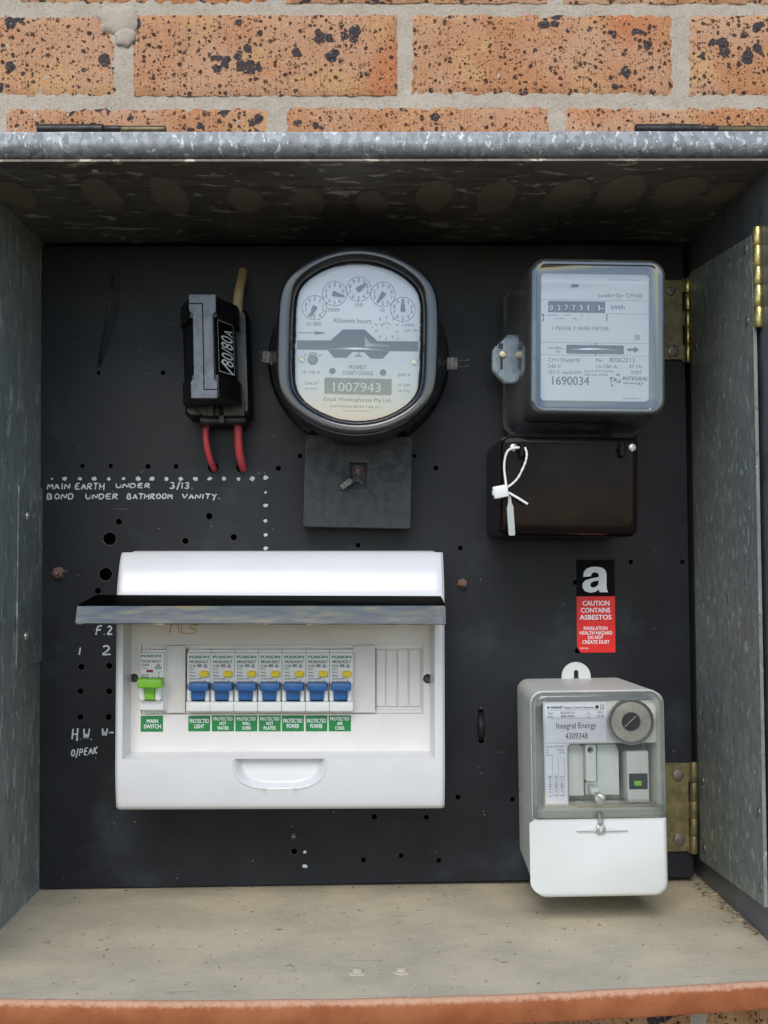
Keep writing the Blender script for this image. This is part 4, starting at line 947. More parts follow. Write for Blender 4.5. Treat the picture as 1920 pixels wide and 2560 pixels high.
pl = LR(*c5(142, 105), *c5(1401, 1588), H5)
reg = LR(*c5(228, 428), *c5(895, 562), H5); dw = LR(*c5(436, 933), *c5(1111, 1038), H5)
slot = lg.poly([c5(*p) for p in ((484, 268), (512, 226), (590, 236), (588, 262), (560, 272))], H5)
def rc(q): return [(q[0], q[2]), (q[1], q[2]), (q[1], q[3]), (q[0], q[3])]
mb = MB().plate([rrect(*pl, .0028, 5), rc(reg), rc(dw), slot], H5 - .0012, H5); fp = lg.part('face_plate', mb, 'paper_white')
mb = MB().box(reg[0] - .001, reg[1] + .001, .099, .1036, reg[2] - .001, reg[3] + .001); rg = lg.part('register', mb, 'needle')
# digit wheels
for i, (ch, cxp) in enumerate((('0', 272), ('2', 358), ('7', 445), ('7', 530), ('3', 612), ('1', 697), ('1', 820))):
    q = LR(*c5(cxp - 28, 440), *c5(cxp + 27, 555), H5 - .0008)
    w_ = lg.part('digit_wheel', MB().box(q[0], q[1], .1037, H5 - .0008, q[2], q[3], .0003, 1), 'cavity_black', parent=rg)
    lg.part('lettering', lg.T([(ch, cxp - 2, 502 - (i == 0) * 0, 36 if ch != '1' else 14, 60, 0, 0, .02)], H5 - .0005, Z5), 'print_white', parent=fp)
lg.part('lettering', lg.T([('.', 306, 525, 10, 60), ('-', 852, 502, 42, 46, 0, 0, .02)], H5 - .0004, Z5), 'print_white', parent=fp)
mb = MB().box(dw[0] - .001, dw[1] + .001, .0985, .099, dw[2] - .001, dw[3] + .001); lg.part('disc_pocket', mb, 'needle')
xc = (dw[0] + dw[1]) / 2; zc_ = lg.L(*c5(780, 990), .10)[1]
mb = MB(); cyl = [(xc + .034 * math.cos(2 * math.pi * k / 64), -.0700 + .034 * math.sin(2 * math.pi * k / 64)) for k in range(64)]
mb.loft([[(x, y, z) for x, y in cyl] for z in (zc_ - .0005, zc_ + .0005)]); lg.part('rotor_disc', mb, 'disc_silver')
h5 = H5 + .0002
tx = [('Landis+Gyr CM100', 1065, 362, 512, 44), ('kWh', 1038, 500, 152, 54, 0, 0, .01), ('100 000', 280, 588, 118, 16), ('1000', 450, 590, 74, 16), ('10', 618, 590, 34, 16), ('10 000', 362, 627, 98, 16), ('100', 537, 627, 52, 16), ('1', 704, 627, 5, 18),
      ('1 PHASE 2 WIRE METER', 607, 742, 660, 42), ('Landis', 305, 964, 148, 32), ('Gyr', 350, 1004, 66, 30), ('+', 402, 980, 24, 28), ('CM170xf6MF', 418, 1107, 376, 42), ('240 V', 307, 1178, 152, 42), ('187.5 rev/kWh', 427, 1248, 392, 42), ('No.', 828, 1108, 86, 42), ('80362212', 1085, 1105, 296, 52), ('15-100 A', 908, 1180, 242, 42), ('50 Hz', 1240, 1180, 154, 42),
      ('General Purpose', 815, 1232, 350, 24), ('NSC No. 14/2/4', 785, 1276, 272, 26, 0, 0, .01), ('2007', 1247, 1250, 132, 42), ('1690034', 492, 1345, 432, 96, 0, 0, .025), ('INTEGRAL', 1238, 1320, 292, 44, 0, .2, .045), ('energy', 1218, 1370, 238, 26, 0, .3, .03), ('74 3310090 0', 1195, 1549, 216, 20), ('UV-3 RELEASED', 1095, 110, 340, 24)]
lg.part('lettering', lg.T(tx, h5, Z5), 'print_grey', parent=fp)
mb = MB()
for y in (418, 570, 910, 1054):
    q = LR(*c5(145, y - 1.5), *c5(1400, y + 1.5), h5)
    if y == 570: mb.box(lg.L(*c5(898, y), h5)[0], q[1], h5 - .0001, h5, q[2], q[3])
    else: mb.box(q[0], q[1], h5 - .0001, h5, q[2], q[3])
q = LR(*c5(905, 183), *c5(1290, 187), h5); mb.box(q[0], q[1], h5 - .0001, h5, q[2], q[3])
k5 = sc(h5)
for s_ in (29, 17):
    x, z = lg.L(*c5(1260, 847), h5); s1 = s_ / 4.608 * k5; t1 = .00035
    mb.plate([[(x - s1, z - s1), (x + s1, z - s1), (x + s1, z + s1), (x - s1, z + s1)], [(x - s1 + t1, z - s1 + t1), (x + s1 - t1, z - s1 + t1), (x + s1 - t1, z + s1 - t1), (x - s1 + t1, z + s1 - t1)]], h5 - .0001, h5)
for poly in (((1146, 972), (1222, 972), (1222, 950), (1285, 987), (1222, 1022), (1222, 1002), (1146, 1002)), ((762, 915), (790, 915), (776, 932)), ((762, 1050), (790, 1050), (776, 1036)),
             ((155, 578), (184, 574), (182, 650), (165, 660), (160, 655), (172, 640), (172, 590), (156, 592)), ((896, 580), (915, 580), (912, 648), (903, 660), (896, 655), (902, 640), (904, 592)),
             ((1012, 1270), (1050, 1262), (1055, 1300), (1040, 1285), (1015, 1282)), ((1058, 1300), (1066, 1365), (1005, 1372), (1045, 1350), (1055, 1330)), ((995, 1400), (962, 1415), (948, 1345), (960, 1330), (965, 1390)), ((938, 1306), (1000, 1300), (965, 1322), (950, 1345)), ((985, 1325), (1005, 1312), (1026, 1325), (1020, 1350), (1000, 1355), (982, 1345))):
    q = lg.poly([c5(*p) for p in poly], h5); mb.plate([q], h5 - .0001, h5 + .00002)
lg.part('printed_marks', mb, 'print_grey', parent=fp)
# clear sealing ear on the left
ear = lg.poly([(1300, 835), (1268, 835), (1229, 872), (1229, 925), (1262, 958), (1300, 958)], .04)
mb = MB().plate([ear], .030, .042, .0012, 2); lg.part('sealing_ear', mb, 'clear_cover')
for px in (1258, 1294):
    x, z = lg.L(px, 885, .046); lg.part('screw', MB().screw(x, z, .043 if px < 1280 else .036, 10.5 * sc(.046), .002, 0, slot=.17), 'brass_screw')
    x, z = lg.L(px - 4, 908, .042); lg.part('seal_post', MB().box(x - .001, x + .001, .030, .0425 if px < 1280 else .037, z - .005, z + .006, .0006, 1), 'bakelite')
    x, z = lg.L(px - 6, 865, .042); lg.part('seal_post', MB().box(x - .0018, x + .0018, .030, .0425 if px < 1280 else .037, z - .0022, z + .0022, .0006, 1), 'bakelite')
# terminal cover
F1 = LR(1252, 1092, 1597, 1337, .098)
def tr(off, h, r=.006, dx=0): return lift(rrect(F1[0] - off, F1[1] + off, F1[2] - off, F1[3] + off, r, 6), h)
mb = MB().loft([tr(.0012, .0), tr(.0010, .085), tr(.0008, .0885), tr(-.0002, .089), tr(-.0002, .0955), tr(-.0012, .0975), tr(-.0035, .0984), tr(-.006, .0986)]); tc = lg.part('terminal_cover', mb, 'terminal_brown', 30)
for px, an in ((1284, 90), (1581, 85)):
    x, z = lg.L(px, 1119, .100); lg.part('screw', MB().screw(x, z, .0987, 10 * sc(.1), .0026, an, slot=.16), 'steel', parent=tc)
for px, py in ((1305, 1122), (1556, 1120)):
    q = LR(px - 7, py - 18, px + 7, py + 22, .104); lg.part('seal_lug', MB().box(q[0], q[1], .098, .104, q[2], q[3], .001, 1), 'terminal_brown', parent=tc)
    q = LR(px - 14, py - 4, px + 14, py + 5, .102); lg.part('seal_lug', MB().box(q[0], q[1], .098, .102, q[2], q[3], .0008, 1), 'terminal_brown', parent=tc)
# cable tie seal
ct = Thing('seal_tie', 1262, 1230, 'white plastic security tie with a square lock hanging on the dark terminal cover', 'cable tie')
def tie(pts, r, h): return [(*[ct.L(a, b, h_2)[0]], -h_2, ct.L(a, b, h_2)[1]) for a, b, h_2 in pts]
def smooth(ps):
    ps = [Vector(p) for p in ps]; out = []
    for i in range(len(ps) - 1):
        p0 = ps[max(0, i - 1)]; p1 = ps[i]; p2 = ps[i + 1]; p3 = ps[min(len(ps) - 1, i + 2)]
        for k in range(6):
            t = k / 6; out.append(0.5 * ((2 * p1) + (-p0 + p2) * t + (2 * p0 - 5 * p1 + 4 * p2 - p3) * t * t + (-p0 + 3 * p1 - 3 * p2 + p3) * t ** 3))
    return out + [ps[-1]]
c6 = lambda x, y: (1220 + x / 4.1475, 1080 + y / 4.1475)
loop = [(*c6(325, 160), .1040), (*c6(225, 180), .1045), (*c6(185, 240), .1045), (*c6(168, 350), .104), (*c6(175, 450), .104), (*c6(192, 570), .106)]
ct.part('strap', MB().tube(smooth(tie(loop, 0, 0)), .0009, 8), 'tie_white', 60)
loop = [(*c6(385, 165), .103), (*c6(402, 230), .106), (*c6(385, 320), .106), (*c6(320, 460), .105), (*c6(260, 530), .105), (*c6(200, 575), .106)]
sm = smooth(tie(loop, 0, 0)); ct.part('strap', MB().tube(sm, .0009, 8, True, [.0009 * (1.15 if i % 3 == 0 else .85) for i in range(len(sm))]), 'tie_white', 60, label='beaded right half of the loop')
mb = MB().tube(tie([(*c6(215, 630), .106), (*c6(320, 690), .108), (*c6(412, 748), .109)], 0, 0), .00095, 8); ct.part('tail', mb, 'tie_white', 60)
X, Z = ct.L(*c6(128, 620), .106); mm = Matrix.Translation((X, -.106, Z)) @ Matrix.Rotation(R(-10), 4, 'Y')
mb = MB().box(-.0054, .0056, -.0035, .0035, -.0046, .0046, .001, 2, mm).box(-.0062, -.005, -.0015, .0025, -.002, .0016, .0005, 1, mm); ct.part('lock', mb, 'tie_white')
pts = [ct.L(*c6(*p), .104) for p in ((205, 650), (235, 655), (245, 740), (262, 770), (282, 1060), (272, 1075), (222, 1075), (212, 1062), (195, 790), (207, 740))]
ct.part('tag', MB().plate([pts], .1035, .105, .0003, 1), 'tie_grey')

# ================================================================== ASBESTOS STICKER
st = Thing('warning_sticker', 1490, 1515, 'black and red asbestos caution sticker with a large white letter a', 'sticker', ang=-.2)
q = st.R(1441, 1399, 1537, 1492, .0004); mb = MB().box(q[0], q[1], .0001, .0006, q[2] - .0002, q[3]); st.part('black_half', mb, 'sticker_black')
q = st.R(1442, 1491, 1538, 1631, .0005); r_ = .0045
pts = [(q[1], q[2]), (q[1], q[3]), (q[0], q[3])] + [(q[0] + r_ - r_ * math.cos(R(a)), q[2] + r_ * 1.6 - r_ * 1.6 * math.sin(R(a))) for a in range(0, 91, 15)]
st.part('red_half', MB().plate([pts], .0001, .0007), 'sticker_red')
st.part('lettering', st.T([('CAUTION', 1490, 1508, 67, 11.5, 0, 0, .03), ('CONTAINS', 1489, 1525.5, 73, 11.5, 0, 0, .03), ('ASBESTOS', 1489, 1543, 79, 11.5, 0, 0, .03), ('INHALATION', 1489, 1570.5, 59, 8.5, 0, 0, .025), ('HEALTH HAZARD', 1490, 1582, 82, 8.5, 0, 0, .025), ('DO NOT', 1489, 1593.5, 38, 8.5, 0, 0, .025), ('CREATE DUST', 1490, 1605, 68, 8.5, 0, 0, .025), ('REF1309', 1461, 1621, 20, 4)], .0011), 'print_white')

c9 = lambda x, y: (1200 + x / 2.304, 1360 + y / 2.304)
oa = [(595, 190), (598, 162), (613, 143), (640, 132), (672, 131), (703, 136), (722, 150), (729, 172), (729, 240), (731, 262), (738, 278), (690, 278), (684, 263), (664, 276), (635, 281), (607, 273), (591, 252), (591, 228), (607, 209), (640, 199), (684, 190), (684, 176), (676, 166), (658, 163), (644, 170), (638, 186)]
ia = [(684, 210), (655, 215), (639, 224), (635, 240), (645, 251), (665, 248), (680, 236), (684, 222)]
st.part('letter', MB().plate([st.poly([c9(*p) for p in oa], .0011), st.poly([c9(*p) for p in ia], .0011)], .0007, .0009), 'print_white')

# ================================================================== WHITE ENCLOSURE
en = Thing('breaker_enclosure', 700, 1700, 'white plastic circuit breaker enclosure with its smoked lid flipped up', 'enclosure', ang=-.38)
q = en.R(308, 1374, 1100, 2030, .012)

Hc = .091
E = lambda px, py, h=Hc: en.L(px, py, h)
xl, xr = E(288, 1700)[0], E(1112, 1700)[0]
zt_e, zb_e = E(700, 1381, .071)[1], E(700, 2024, .085)[1]
zhin = E(700, 1492)[1]
mb = MB().box(xl + .003, xr - .003, 0, .056, zb_e + .003, en.L(700, 1377, .056)[1], .004); en.part('back_box', mb, 'white_plastic')
wl, wr = E(307, 1700)[0], E(1087, 1700)[0]; wt, wb = E(700, 1499)[1], E(700, 1897)[1]
gx0, gx1 = E(585, 1900)[0], E(813, 1900)[0]; gzt, gzb = wb, E(700, 1972)[1]
zs = [zt_e, zt_e - .0006, zt_e - .002, zt_e - .006, zt_e - .016, zt_e - .026, zhin + .003, zhin + .0008, zhin, wt]
zs += [wt + (wb - wt) * k / 6 for k in range(1, 6)]
zs += [wb - (wb - gzb) * k / 44 * 1.05 for k in range(0, 45)]
zlast = zs[-1]
zs += [zlast + (zb_e - zlast) * t for t in (.3, .6, .8, .9, .96, .985, 1)]
xs = [xl, xl + .0005, xl + .0016, xl + .003, wl - .0008, wl]
xs += [wl + (gx0 - .004 - wl) * k / 4 for k in range(1, 5)] + [gx0 - .004 + (gx1 - gx0 + .008) * k / 110 for k in range(1, 111)]
xs += [gx1 + .004 + (wr - gx1 - .004) * k / 4 for k in range(1, 5)] + [wr + .0008, xr - .003, xr - .0016, xr - .0005, xr]
def ss(a, b, x):
    t = max(0, min(1, (x - a) / (b - a))); return t * t * (3 - 2 * t)
gcx = (gx0 + gx1) / 2; ghw = (gx1 - gx0) / 2
def hcov(x, z):
    if z > zhin: h = .074 + .016 * (1 - ((z - zhin) / (zt_e - zhin)) ** 1.6); h -= .003 * ss(zt_e - .003, zt_e, z); h += 0
    else: h = Hc
    h -= .003 * (1 - ss(0, .003, min(x - xl, xr - x))) ** 2
    if z < wb:
        h -= .006 * ((wb - z) / (wb - zb_e)) ** 2.2; h -= .003 * (1 - ss(0, .003, z - zb_e)) ** 2
        # thumb scoop: flat top, rounded lower corners
        d = ((abs(x - gcx) / ghw) ** 3.2 + ((wb - z) / (wb - gzb)) ** 2.6)
        h -= .0075 * (1 - ss(.55, 1.0, d)) * (.35 + .65 * ss(0, 1, 1 - (wb - z) / (wb - gzb) * .6))
        h += .0007 * math.exp(-((d - 1.06) / .06) ** 2)
    return h
mb = MB(); nx = len(xs)
vs = [(x, -hcov(x, z), z) for z in zs for x in xs]; fs = []
for j in range(len(zs) - 1):
    for i in range(nx - 1):
        if xs[i] >= wl - 1e-7 and xs[i + 1] <= wr + 1e-7 and zs[j] <= wt + 1e-7 and zs[j + 1] >= wb - 1e-7: continue
        fs.append((j * nx + i, j * nx + i + 1, (j + 1) * nx + i + 1, (j + 1) * nx + i))
mb.add(vs, fs)
HR = .0715                                             # recess floor
per = [(x, zs[0]) for x in xs] + [(xs[-1], z) for z in zs[1:]] + [(x, zs[-1]) for x in xs[::-1][1:]] + [(xs[0], z) for z in zs[::-1][1:-1]]
mb.loft([[(x, -hcov(x, z), z) for x, z in per], [(x, -.05, z) for x, z in per]], False, False)
ins = .0028
def wring(o, h, hf=False):
    pts = [(x, wt - o) for x in xs if wl - 1e-7 <= x <= wr + 1e-7] ; n1 = len(pts)
    res = []
    for x in [q for q in xs if wl - 1e-7 <= q <= wr + 1e-7]: res.append((wl + o + (x - wl) * (wr - wl - 2 * o) / (wr - wl), wt - o, x, wt))
    for z in [q for q in zs if wb + 1e-7 < q < wt - 1e-7]: res.append((wr - o, wb + o + (z - wb) * (wt - wb - 2 * o) / (wt - wb), wr, z))
    for x in [q for q in xs if wl - 1e-7 <= q <= wr + 1e-7][::-1]: res.append((wl + o + (x - wl) * (wr - wl - 2 * o) / (wr - wl), wb + o, x, wb))
    for z in [q for q in zs if wb + 1e-7 < q < wt - 1e-7][::-1]: res.append((wl + o, wb + o + (z - wb) * (wt - wb - 2 * o) / (wt - wb), wl, z))
    return [(a, -(hcov(c, min(d, wb) if d <= wb + 1e-7 else d) if hf else h), b) for a, b, c, d in res]
mb.loft([wring(0, 0, True), wring(.0012, .083), wring(ins, HR - .001)], False, False)
en.part('front_cover', mb, 'white_plastic', 35)
# recess floor with the module opening
op = en.R(356, 1612, 1056, 1784, HR); sl = circ(*en.L(335, 1695, HR), 11 * sc(HR), 20); sr = circ(*en.L(1070, 1697, HR), 12 * sc(HR), 20)
outer = [(wl + .002, wb + .002), (wr - .002, wb + .002), (wr - .002, wt - .002), (wl + .002, wt - .002)]
mb = MB().plate([outer, rc(op), sl, sr], HR - .004, HR); en.part('recess_plate', mb, 'recess_plastic')
for px, py in ((335, 1695), (1070, 1697)):
    x, z = en.L(px, py, .06); mb = MB().lathe(x, z, [(.0045, .058), (.0045, .060), (.0028, .062)], 14); en.part('cover_screw', mb, 'steel_dull')
mb = MB(); io = en.R(360, 1618, 1052, 1779, HR - .002)
mb.plate([rc((op[0] + .0002, op[1] - .0002, op[2] + .0002, op[3] - .0002)), rc((op[0] + .0012, op[1] - .0012, op[2] + .0026, op[3] - .0034))], HR - .009, HR - .0022, .0002, 1); en.part('opening_frame', mb, 'recess_plastic')
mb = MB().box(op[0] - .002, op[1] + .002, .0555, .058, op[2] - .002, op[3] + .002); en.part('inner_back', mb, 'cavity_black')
# filler plates
for px0, px1 in ((416, 463), (883, 938)):
    q = en.R(px0, 1615, px1, 1781, HR + .003); mb = MB().box(q[0], q[1], .062, HR + .003, q[2], q[3], .0005, 2); en.part('filler_plate', mb, 'blank_plastic')
q = en.R(939, 1622, 1054, 1776, HR - .002); mb = MB().box(q[0], q[1], .062, HR - .004, q[2], q[3], .0004, 1); sf = en.part('slatted_filler', mb, 'recess_plastic')
for a, b in ((941, 963.5), (966, 992), (994.5, 1020.5), (1023, 1051)):
    q = en.R(a, 1625, b, 1766, HR - .0025); mb = MB().box(q[0], q[1], .066, HR - .0025, q[2], q[3], .0005, 1); en.part('slat', mb, 'recess_plastic', parent=sf)
q = en.R(941, 1768, 1051, 1775, HR - .0025); en.part('slat', MB().box(q[0], q[1], .066, HR - .0025, q[2], q[3], .0004, 1), 'recess_plastic', parent=sf)
q = en.R(941, 1613.5, 1051, 1622.5, HR - .0025); en.part('slat', MB().box(q[0], q[1], .066, HR - .0025, q[2], q[3], .0004, 1), 'recess_plastic', parent=sf)
# gold maker's mark on the recess, partly under the lid
mb = MB(); hh = HR + .0003; kk6 = sc(hh); t_ = 2.2 * kk6; c7 = lambda x, y: en.L(180 + x / 5.53, 1360 + y / 5.53, hh)
def stroke(pts): 
    rr2 = random.Random(1); ribbon(mb, pts, 2.6 * kk6, rr2, hh)
stroke([c7(1355, 1240), c7(1362, 1150), c7(1372, 1120), c7(1400, 1104), c7(1450, 1108), c7(1470, 1130), c7(1478, 1235)])
stroke([c7(1510, 1080), c7(1508, 1200), c7(1520, 1228), c7(1550, 1236), c7(1600, 1236)])
stroke([c7(1728, 1120), c7(1650, 1118), c7(1628, 1140), c7(1640, 1165), c7(1700, 1172), c7(1722, 1200), c7(1700, 1235), c7(1620, 1236)])
en.part('gold_mark', mb, 'print_gold')
# green stickers
GS = [(352, 407, ['MAIN', 'SWITCH'], 1790, 1829), (471, 525, ['PROTECTED', 'LIGHT'], 1790, 1828), (530, 585, ['PROTECTED', 'HOT', 'WATER'], 1789, 1828), (588.5, 643, ['PROTECTED', 'WALL', 'OVEN'], 1789, 1828), (647.5, 701.5, ['PROTECTED', 'HOT', 'PLATES'], 1789, 1828), (705, 759.5, ['PROTECTED', 'POWER'], 1789, 1828), (764.5, 818, ['PROTECTED', 'POWER'], 1789, 1828), (822, 877, ['PROTECTED', 'AIR', 'COND.'], 1789, 1828)]
for x0_, x1_, lines, y0_, y1_ in GS:
    q = en.R(x0_, y0_, x1_, y1_, HR + .0003); mb = MB().box(q[0], q[1], HR + .00005, HR + .0003, q[2], q[3])
    o = en.part('green_label', mb, 'sticker_green', label='green label reading ' + ' '.join(lines)); n_ = len(lines); it = []
    for i, ln in enumerate(lines):
        cap = 9.6 if n_ == 2 else 8.2; stp = 13.5 if n_ == 2 else 11.6
        wd = {'PROTECTED': 47, 'MAIN': 27, 'SWITCH': 42, 'LIGHT': 24, 'HOT': 17, 'WATER': 28, 'WALL': 20, 'OVEN': 21, 'PLATES': 30, 'POWER': 30, 'AIR': 14, 'COND.': 24}[ln]
        it.append((ln, (x0_ + x1_) / 2 + (1.5 if n_ == 2 and ln in ('MAIN', 'SWITCH') else 0), (y0_ + y1_) / 2 + (i - (n_ - 1) / 2) * stp, wd, cap, 0, 0, .02))
    en.part('lettering', en.T(it, HR + .0006), 'print_white', parent=o)
# lid: smoked clear plastic, opened upwards so that it stands out towards the viewer
hl0, hl1 = .0915, .155
a = en.L(240, 1487, hl0); b = en.L(1102, 1490, hl0); c = en.L(194, 1513, hl1); d_ = en.L(1113, 1512, hl1); e1 = en.L(190, 1560, hl1); e2 = en.L(1114, 1562, hl1)
th = .0016
mb = MB()
def quadslab(p, off):
    v = [Vector(q_) for q_ in p]; o_ = Vector(off); vs_ = [tuple(x) for x in v] + [tuple(x + o_) for x in v]
    mb.add(vs_, [(0, 1, 2, 3), (7, 6, 5, 4), (0, 1, 5, 4), (1, 2, 6, 5), (2, 3, 7, 6), (3, 0, 4, 7)])
quadslab([(a[0], -hl0, a[1]), (b[0], -hl0, b[1]), (d_[0], -hl1, d_[1]), (c[0], -hl1, c[1])], (0, 0, -th))
lid = en.part('lid', mb, 'smoked_top')
mb = MB(); NL = 40; top, bot = [], []; rings = []
for i in range(NL + 1):
    t = i / NL; xt = c[0] + (d_[0] - c[0]) * t; zt2 = c[1] + (d_[1] - c[1]) * t; xb2 = e1[0] + (e2[0] - e1[0]) * t; zb2 = e1[1] + (e2[1] - e1[1]) * t
    rings.append([(xt, -hl1, zt2), (xt, -hl1 - .0012, zt2 - .0006), (xb2, -hl1 - .0022, zb2 + .0008), (xb2, -hl1 - .0016, zb2), (xb2, -hl1 - .0006, zb2 + .0002), (xt, -hl1 + .0006, zt2 - .0018)])
mb.loft(rings, True, True); en.part('lid_lip', mb, 'smoked_lid', 40, parent=lid)
for (p0, p1) in ((a, c), (b, d_)):
    mb = MB()
    sx = th if p0 is a else -th
    v = [(p0[0], -hl0, p0[1] - th), (p1[0], -hl1, p1[1] - th), (p1[0], -hl1, p1[1] - .0125), (p0[0], -hl0, p0[1] - .006)]
    mb.add(v + [(x + sx, y, z) for x, y, z in v], [(0, 1, 2, 3), (7, 6, 5, 4), (0, 1, 5, 4), (1, 2, 6, 5), (2, 3, 7, 6), (3, 0, 4, 7)])
    en.part('lid_cheek', mb, 'smoked_lid', parent=lid)

# ================================================================== CIRCUIT BREAKERS
def tick(mb, t, x, y0, y1, h):
    a_ = t.R(x - .35, y0, x + .35, y1, h); mb.box(a_[0], a_[1], h - .0001, h, a_[2], a_[3])
    for yy, s_ in ((y0, 1), (y1, -1)):
        q_ = t.poly([(x - 1.7, yy + 3 * s_), (x + 1.7, yy + 3 * s_), (x, yy - 1 * s_)], h); mb.add([(u, -h - .00003, v) for u, v in q_], [(0, 1, 2)])
mainb = Thing('circuit_breaker', 380, 1778, 'main switch breaker with a bright green toggle at the left end of the row', 'circuit breaker', 'breakers in the white enclosure', ang=-.38, h=HR)
mb = MB(); h1_ = .081
for (x0_, y0_, x1_, y1_, hf, bv) in ((352, 1632, 409, 1698, h1_, .0004), (349, 1752, 408, 1775, h1_ + .001, .0006), (356, 1625, 415, 1776, .0765, .0004)):
    q = mainb.R(x0_, y0_, x1_, y1_, hf); mb.box(q[0], q[1], .0585, hf, q[2], q[3], bv, 2)
q = mainb.R(352, 1697, 408, 1754, h1_ - .004); mb.box(q[0], q[1], .0586, h1_ - .004, q[2], q[3]); mainb.part('body', mb, 'breaker_plastic')
for x0_, x1_ in ((344.5, 362.5), (386, 402)):
    q = mainb.R(x0_, 1716, x1_, 1753, .088); mb = MB().box(q[0], q[1], .070, .088, q[2], q[3], .0022, 3); mainb.part('cheek', mb, 'rocker_white')
q = mainb.R(342, 1697, 404, 1720.5, .0975); mb = MB().box(q[0], q[1], .084, .0975, q[2], q[3], .0014, 3); tg = mainb.part('toggle', mb, 'toggle_green')
q = mainb.R(361.5, 1719, 385.5, 1749, .089); mb = MB().box(q[0], q[1], .072, .089, q[2], q[3] + .001, .0008, 2); q = mainb.R(363, 1729, 384, 1733, .0905); mb.box(q[0], q[1], .085, .0905, q[2], q[3], .0006, 1); mainb.part('toggle_stem', mb, 'toggle_green', parent=tg)
q = mainb.R(366, 1674.5, 382.5, 1681, h1_); mb = MB().box(q[0], q[1], h1_ - .001, h1_ + .0003, q[2], q[3]); mainb.part('indicator', mb, 'flag_red')
Z6 = (330, 1590, 5.027)
lt = h1_ + .0002
mainb.part('maker_lettering', mainb.T([('FUSION', 240, 252, 240, 28, 0, 0, .05)], lt, Z6), 'print_green')
mb = mainb.T([('MCB1663C', 243, 316, 240, 30, 0, 0, .02), ('C63', 167, 362, 84, 27, 0, 0, .03), ('240V~', 166, 404, 88, 18), ('6452', 330, 423, 46, 10), ('I', 365, 452, 3, 14), ('O', 363, 523, 12, 13)], lt, Z6)
tick(mb, mainb, 330 + 337 / 5.027, 1590 + 450 / 5.027, 1590 + 522 / 5.027, lt)
def tri(t, mb, cx_, cy_, s, h):
    k = sc(h); x, z = t.L(cx_, cy_, h); s *= k
    mb.plate([[(x - s, z - s * .62), (x + s, z - s * .62), (x, z + s * .85)], [(x - s * .72, z - s * .46), (x + s * .72, z - s * .46), (x, z + s * .58)]], h - .0001, h)
    ringp(mb, x, z - s * .1, s * .3, s * .12, h, 12)
tri(mainb, mb, 330 + 329 / 5.027, 1590 + 380 / 5.027, 9, lt)
q = mainb.R(330 + 120 / 5.027, 1590 + 484 / 5.027, 330 + 202 / 5.027, 1590 + 518 / 5.027, lt); mb.plate([rc(q), rc((q[0] + .0004, q[1] - .0004, q[2] + .0004, q[3] - .0004))], lt - .0001, lt)
mainb.part('lettering', mb, 'print_black')
BX = [465 + 59.45 * i for i in range(8)]
desc = ['PROTECTED LIGHT', 'PROTECTED HOT WATER', 'PROTECTED WALL OVEN', 'PROTECTED HOT PLATES', 'first PROTECTED POWER', 'second PROTECTED POWER', 'PROTECTED AIR COND.']
model = [('MRCBO316CT', 'C16')] + [('MRCBO320CT', 'C20')] * 5 + [('MRCBO332CT', 'C32')]
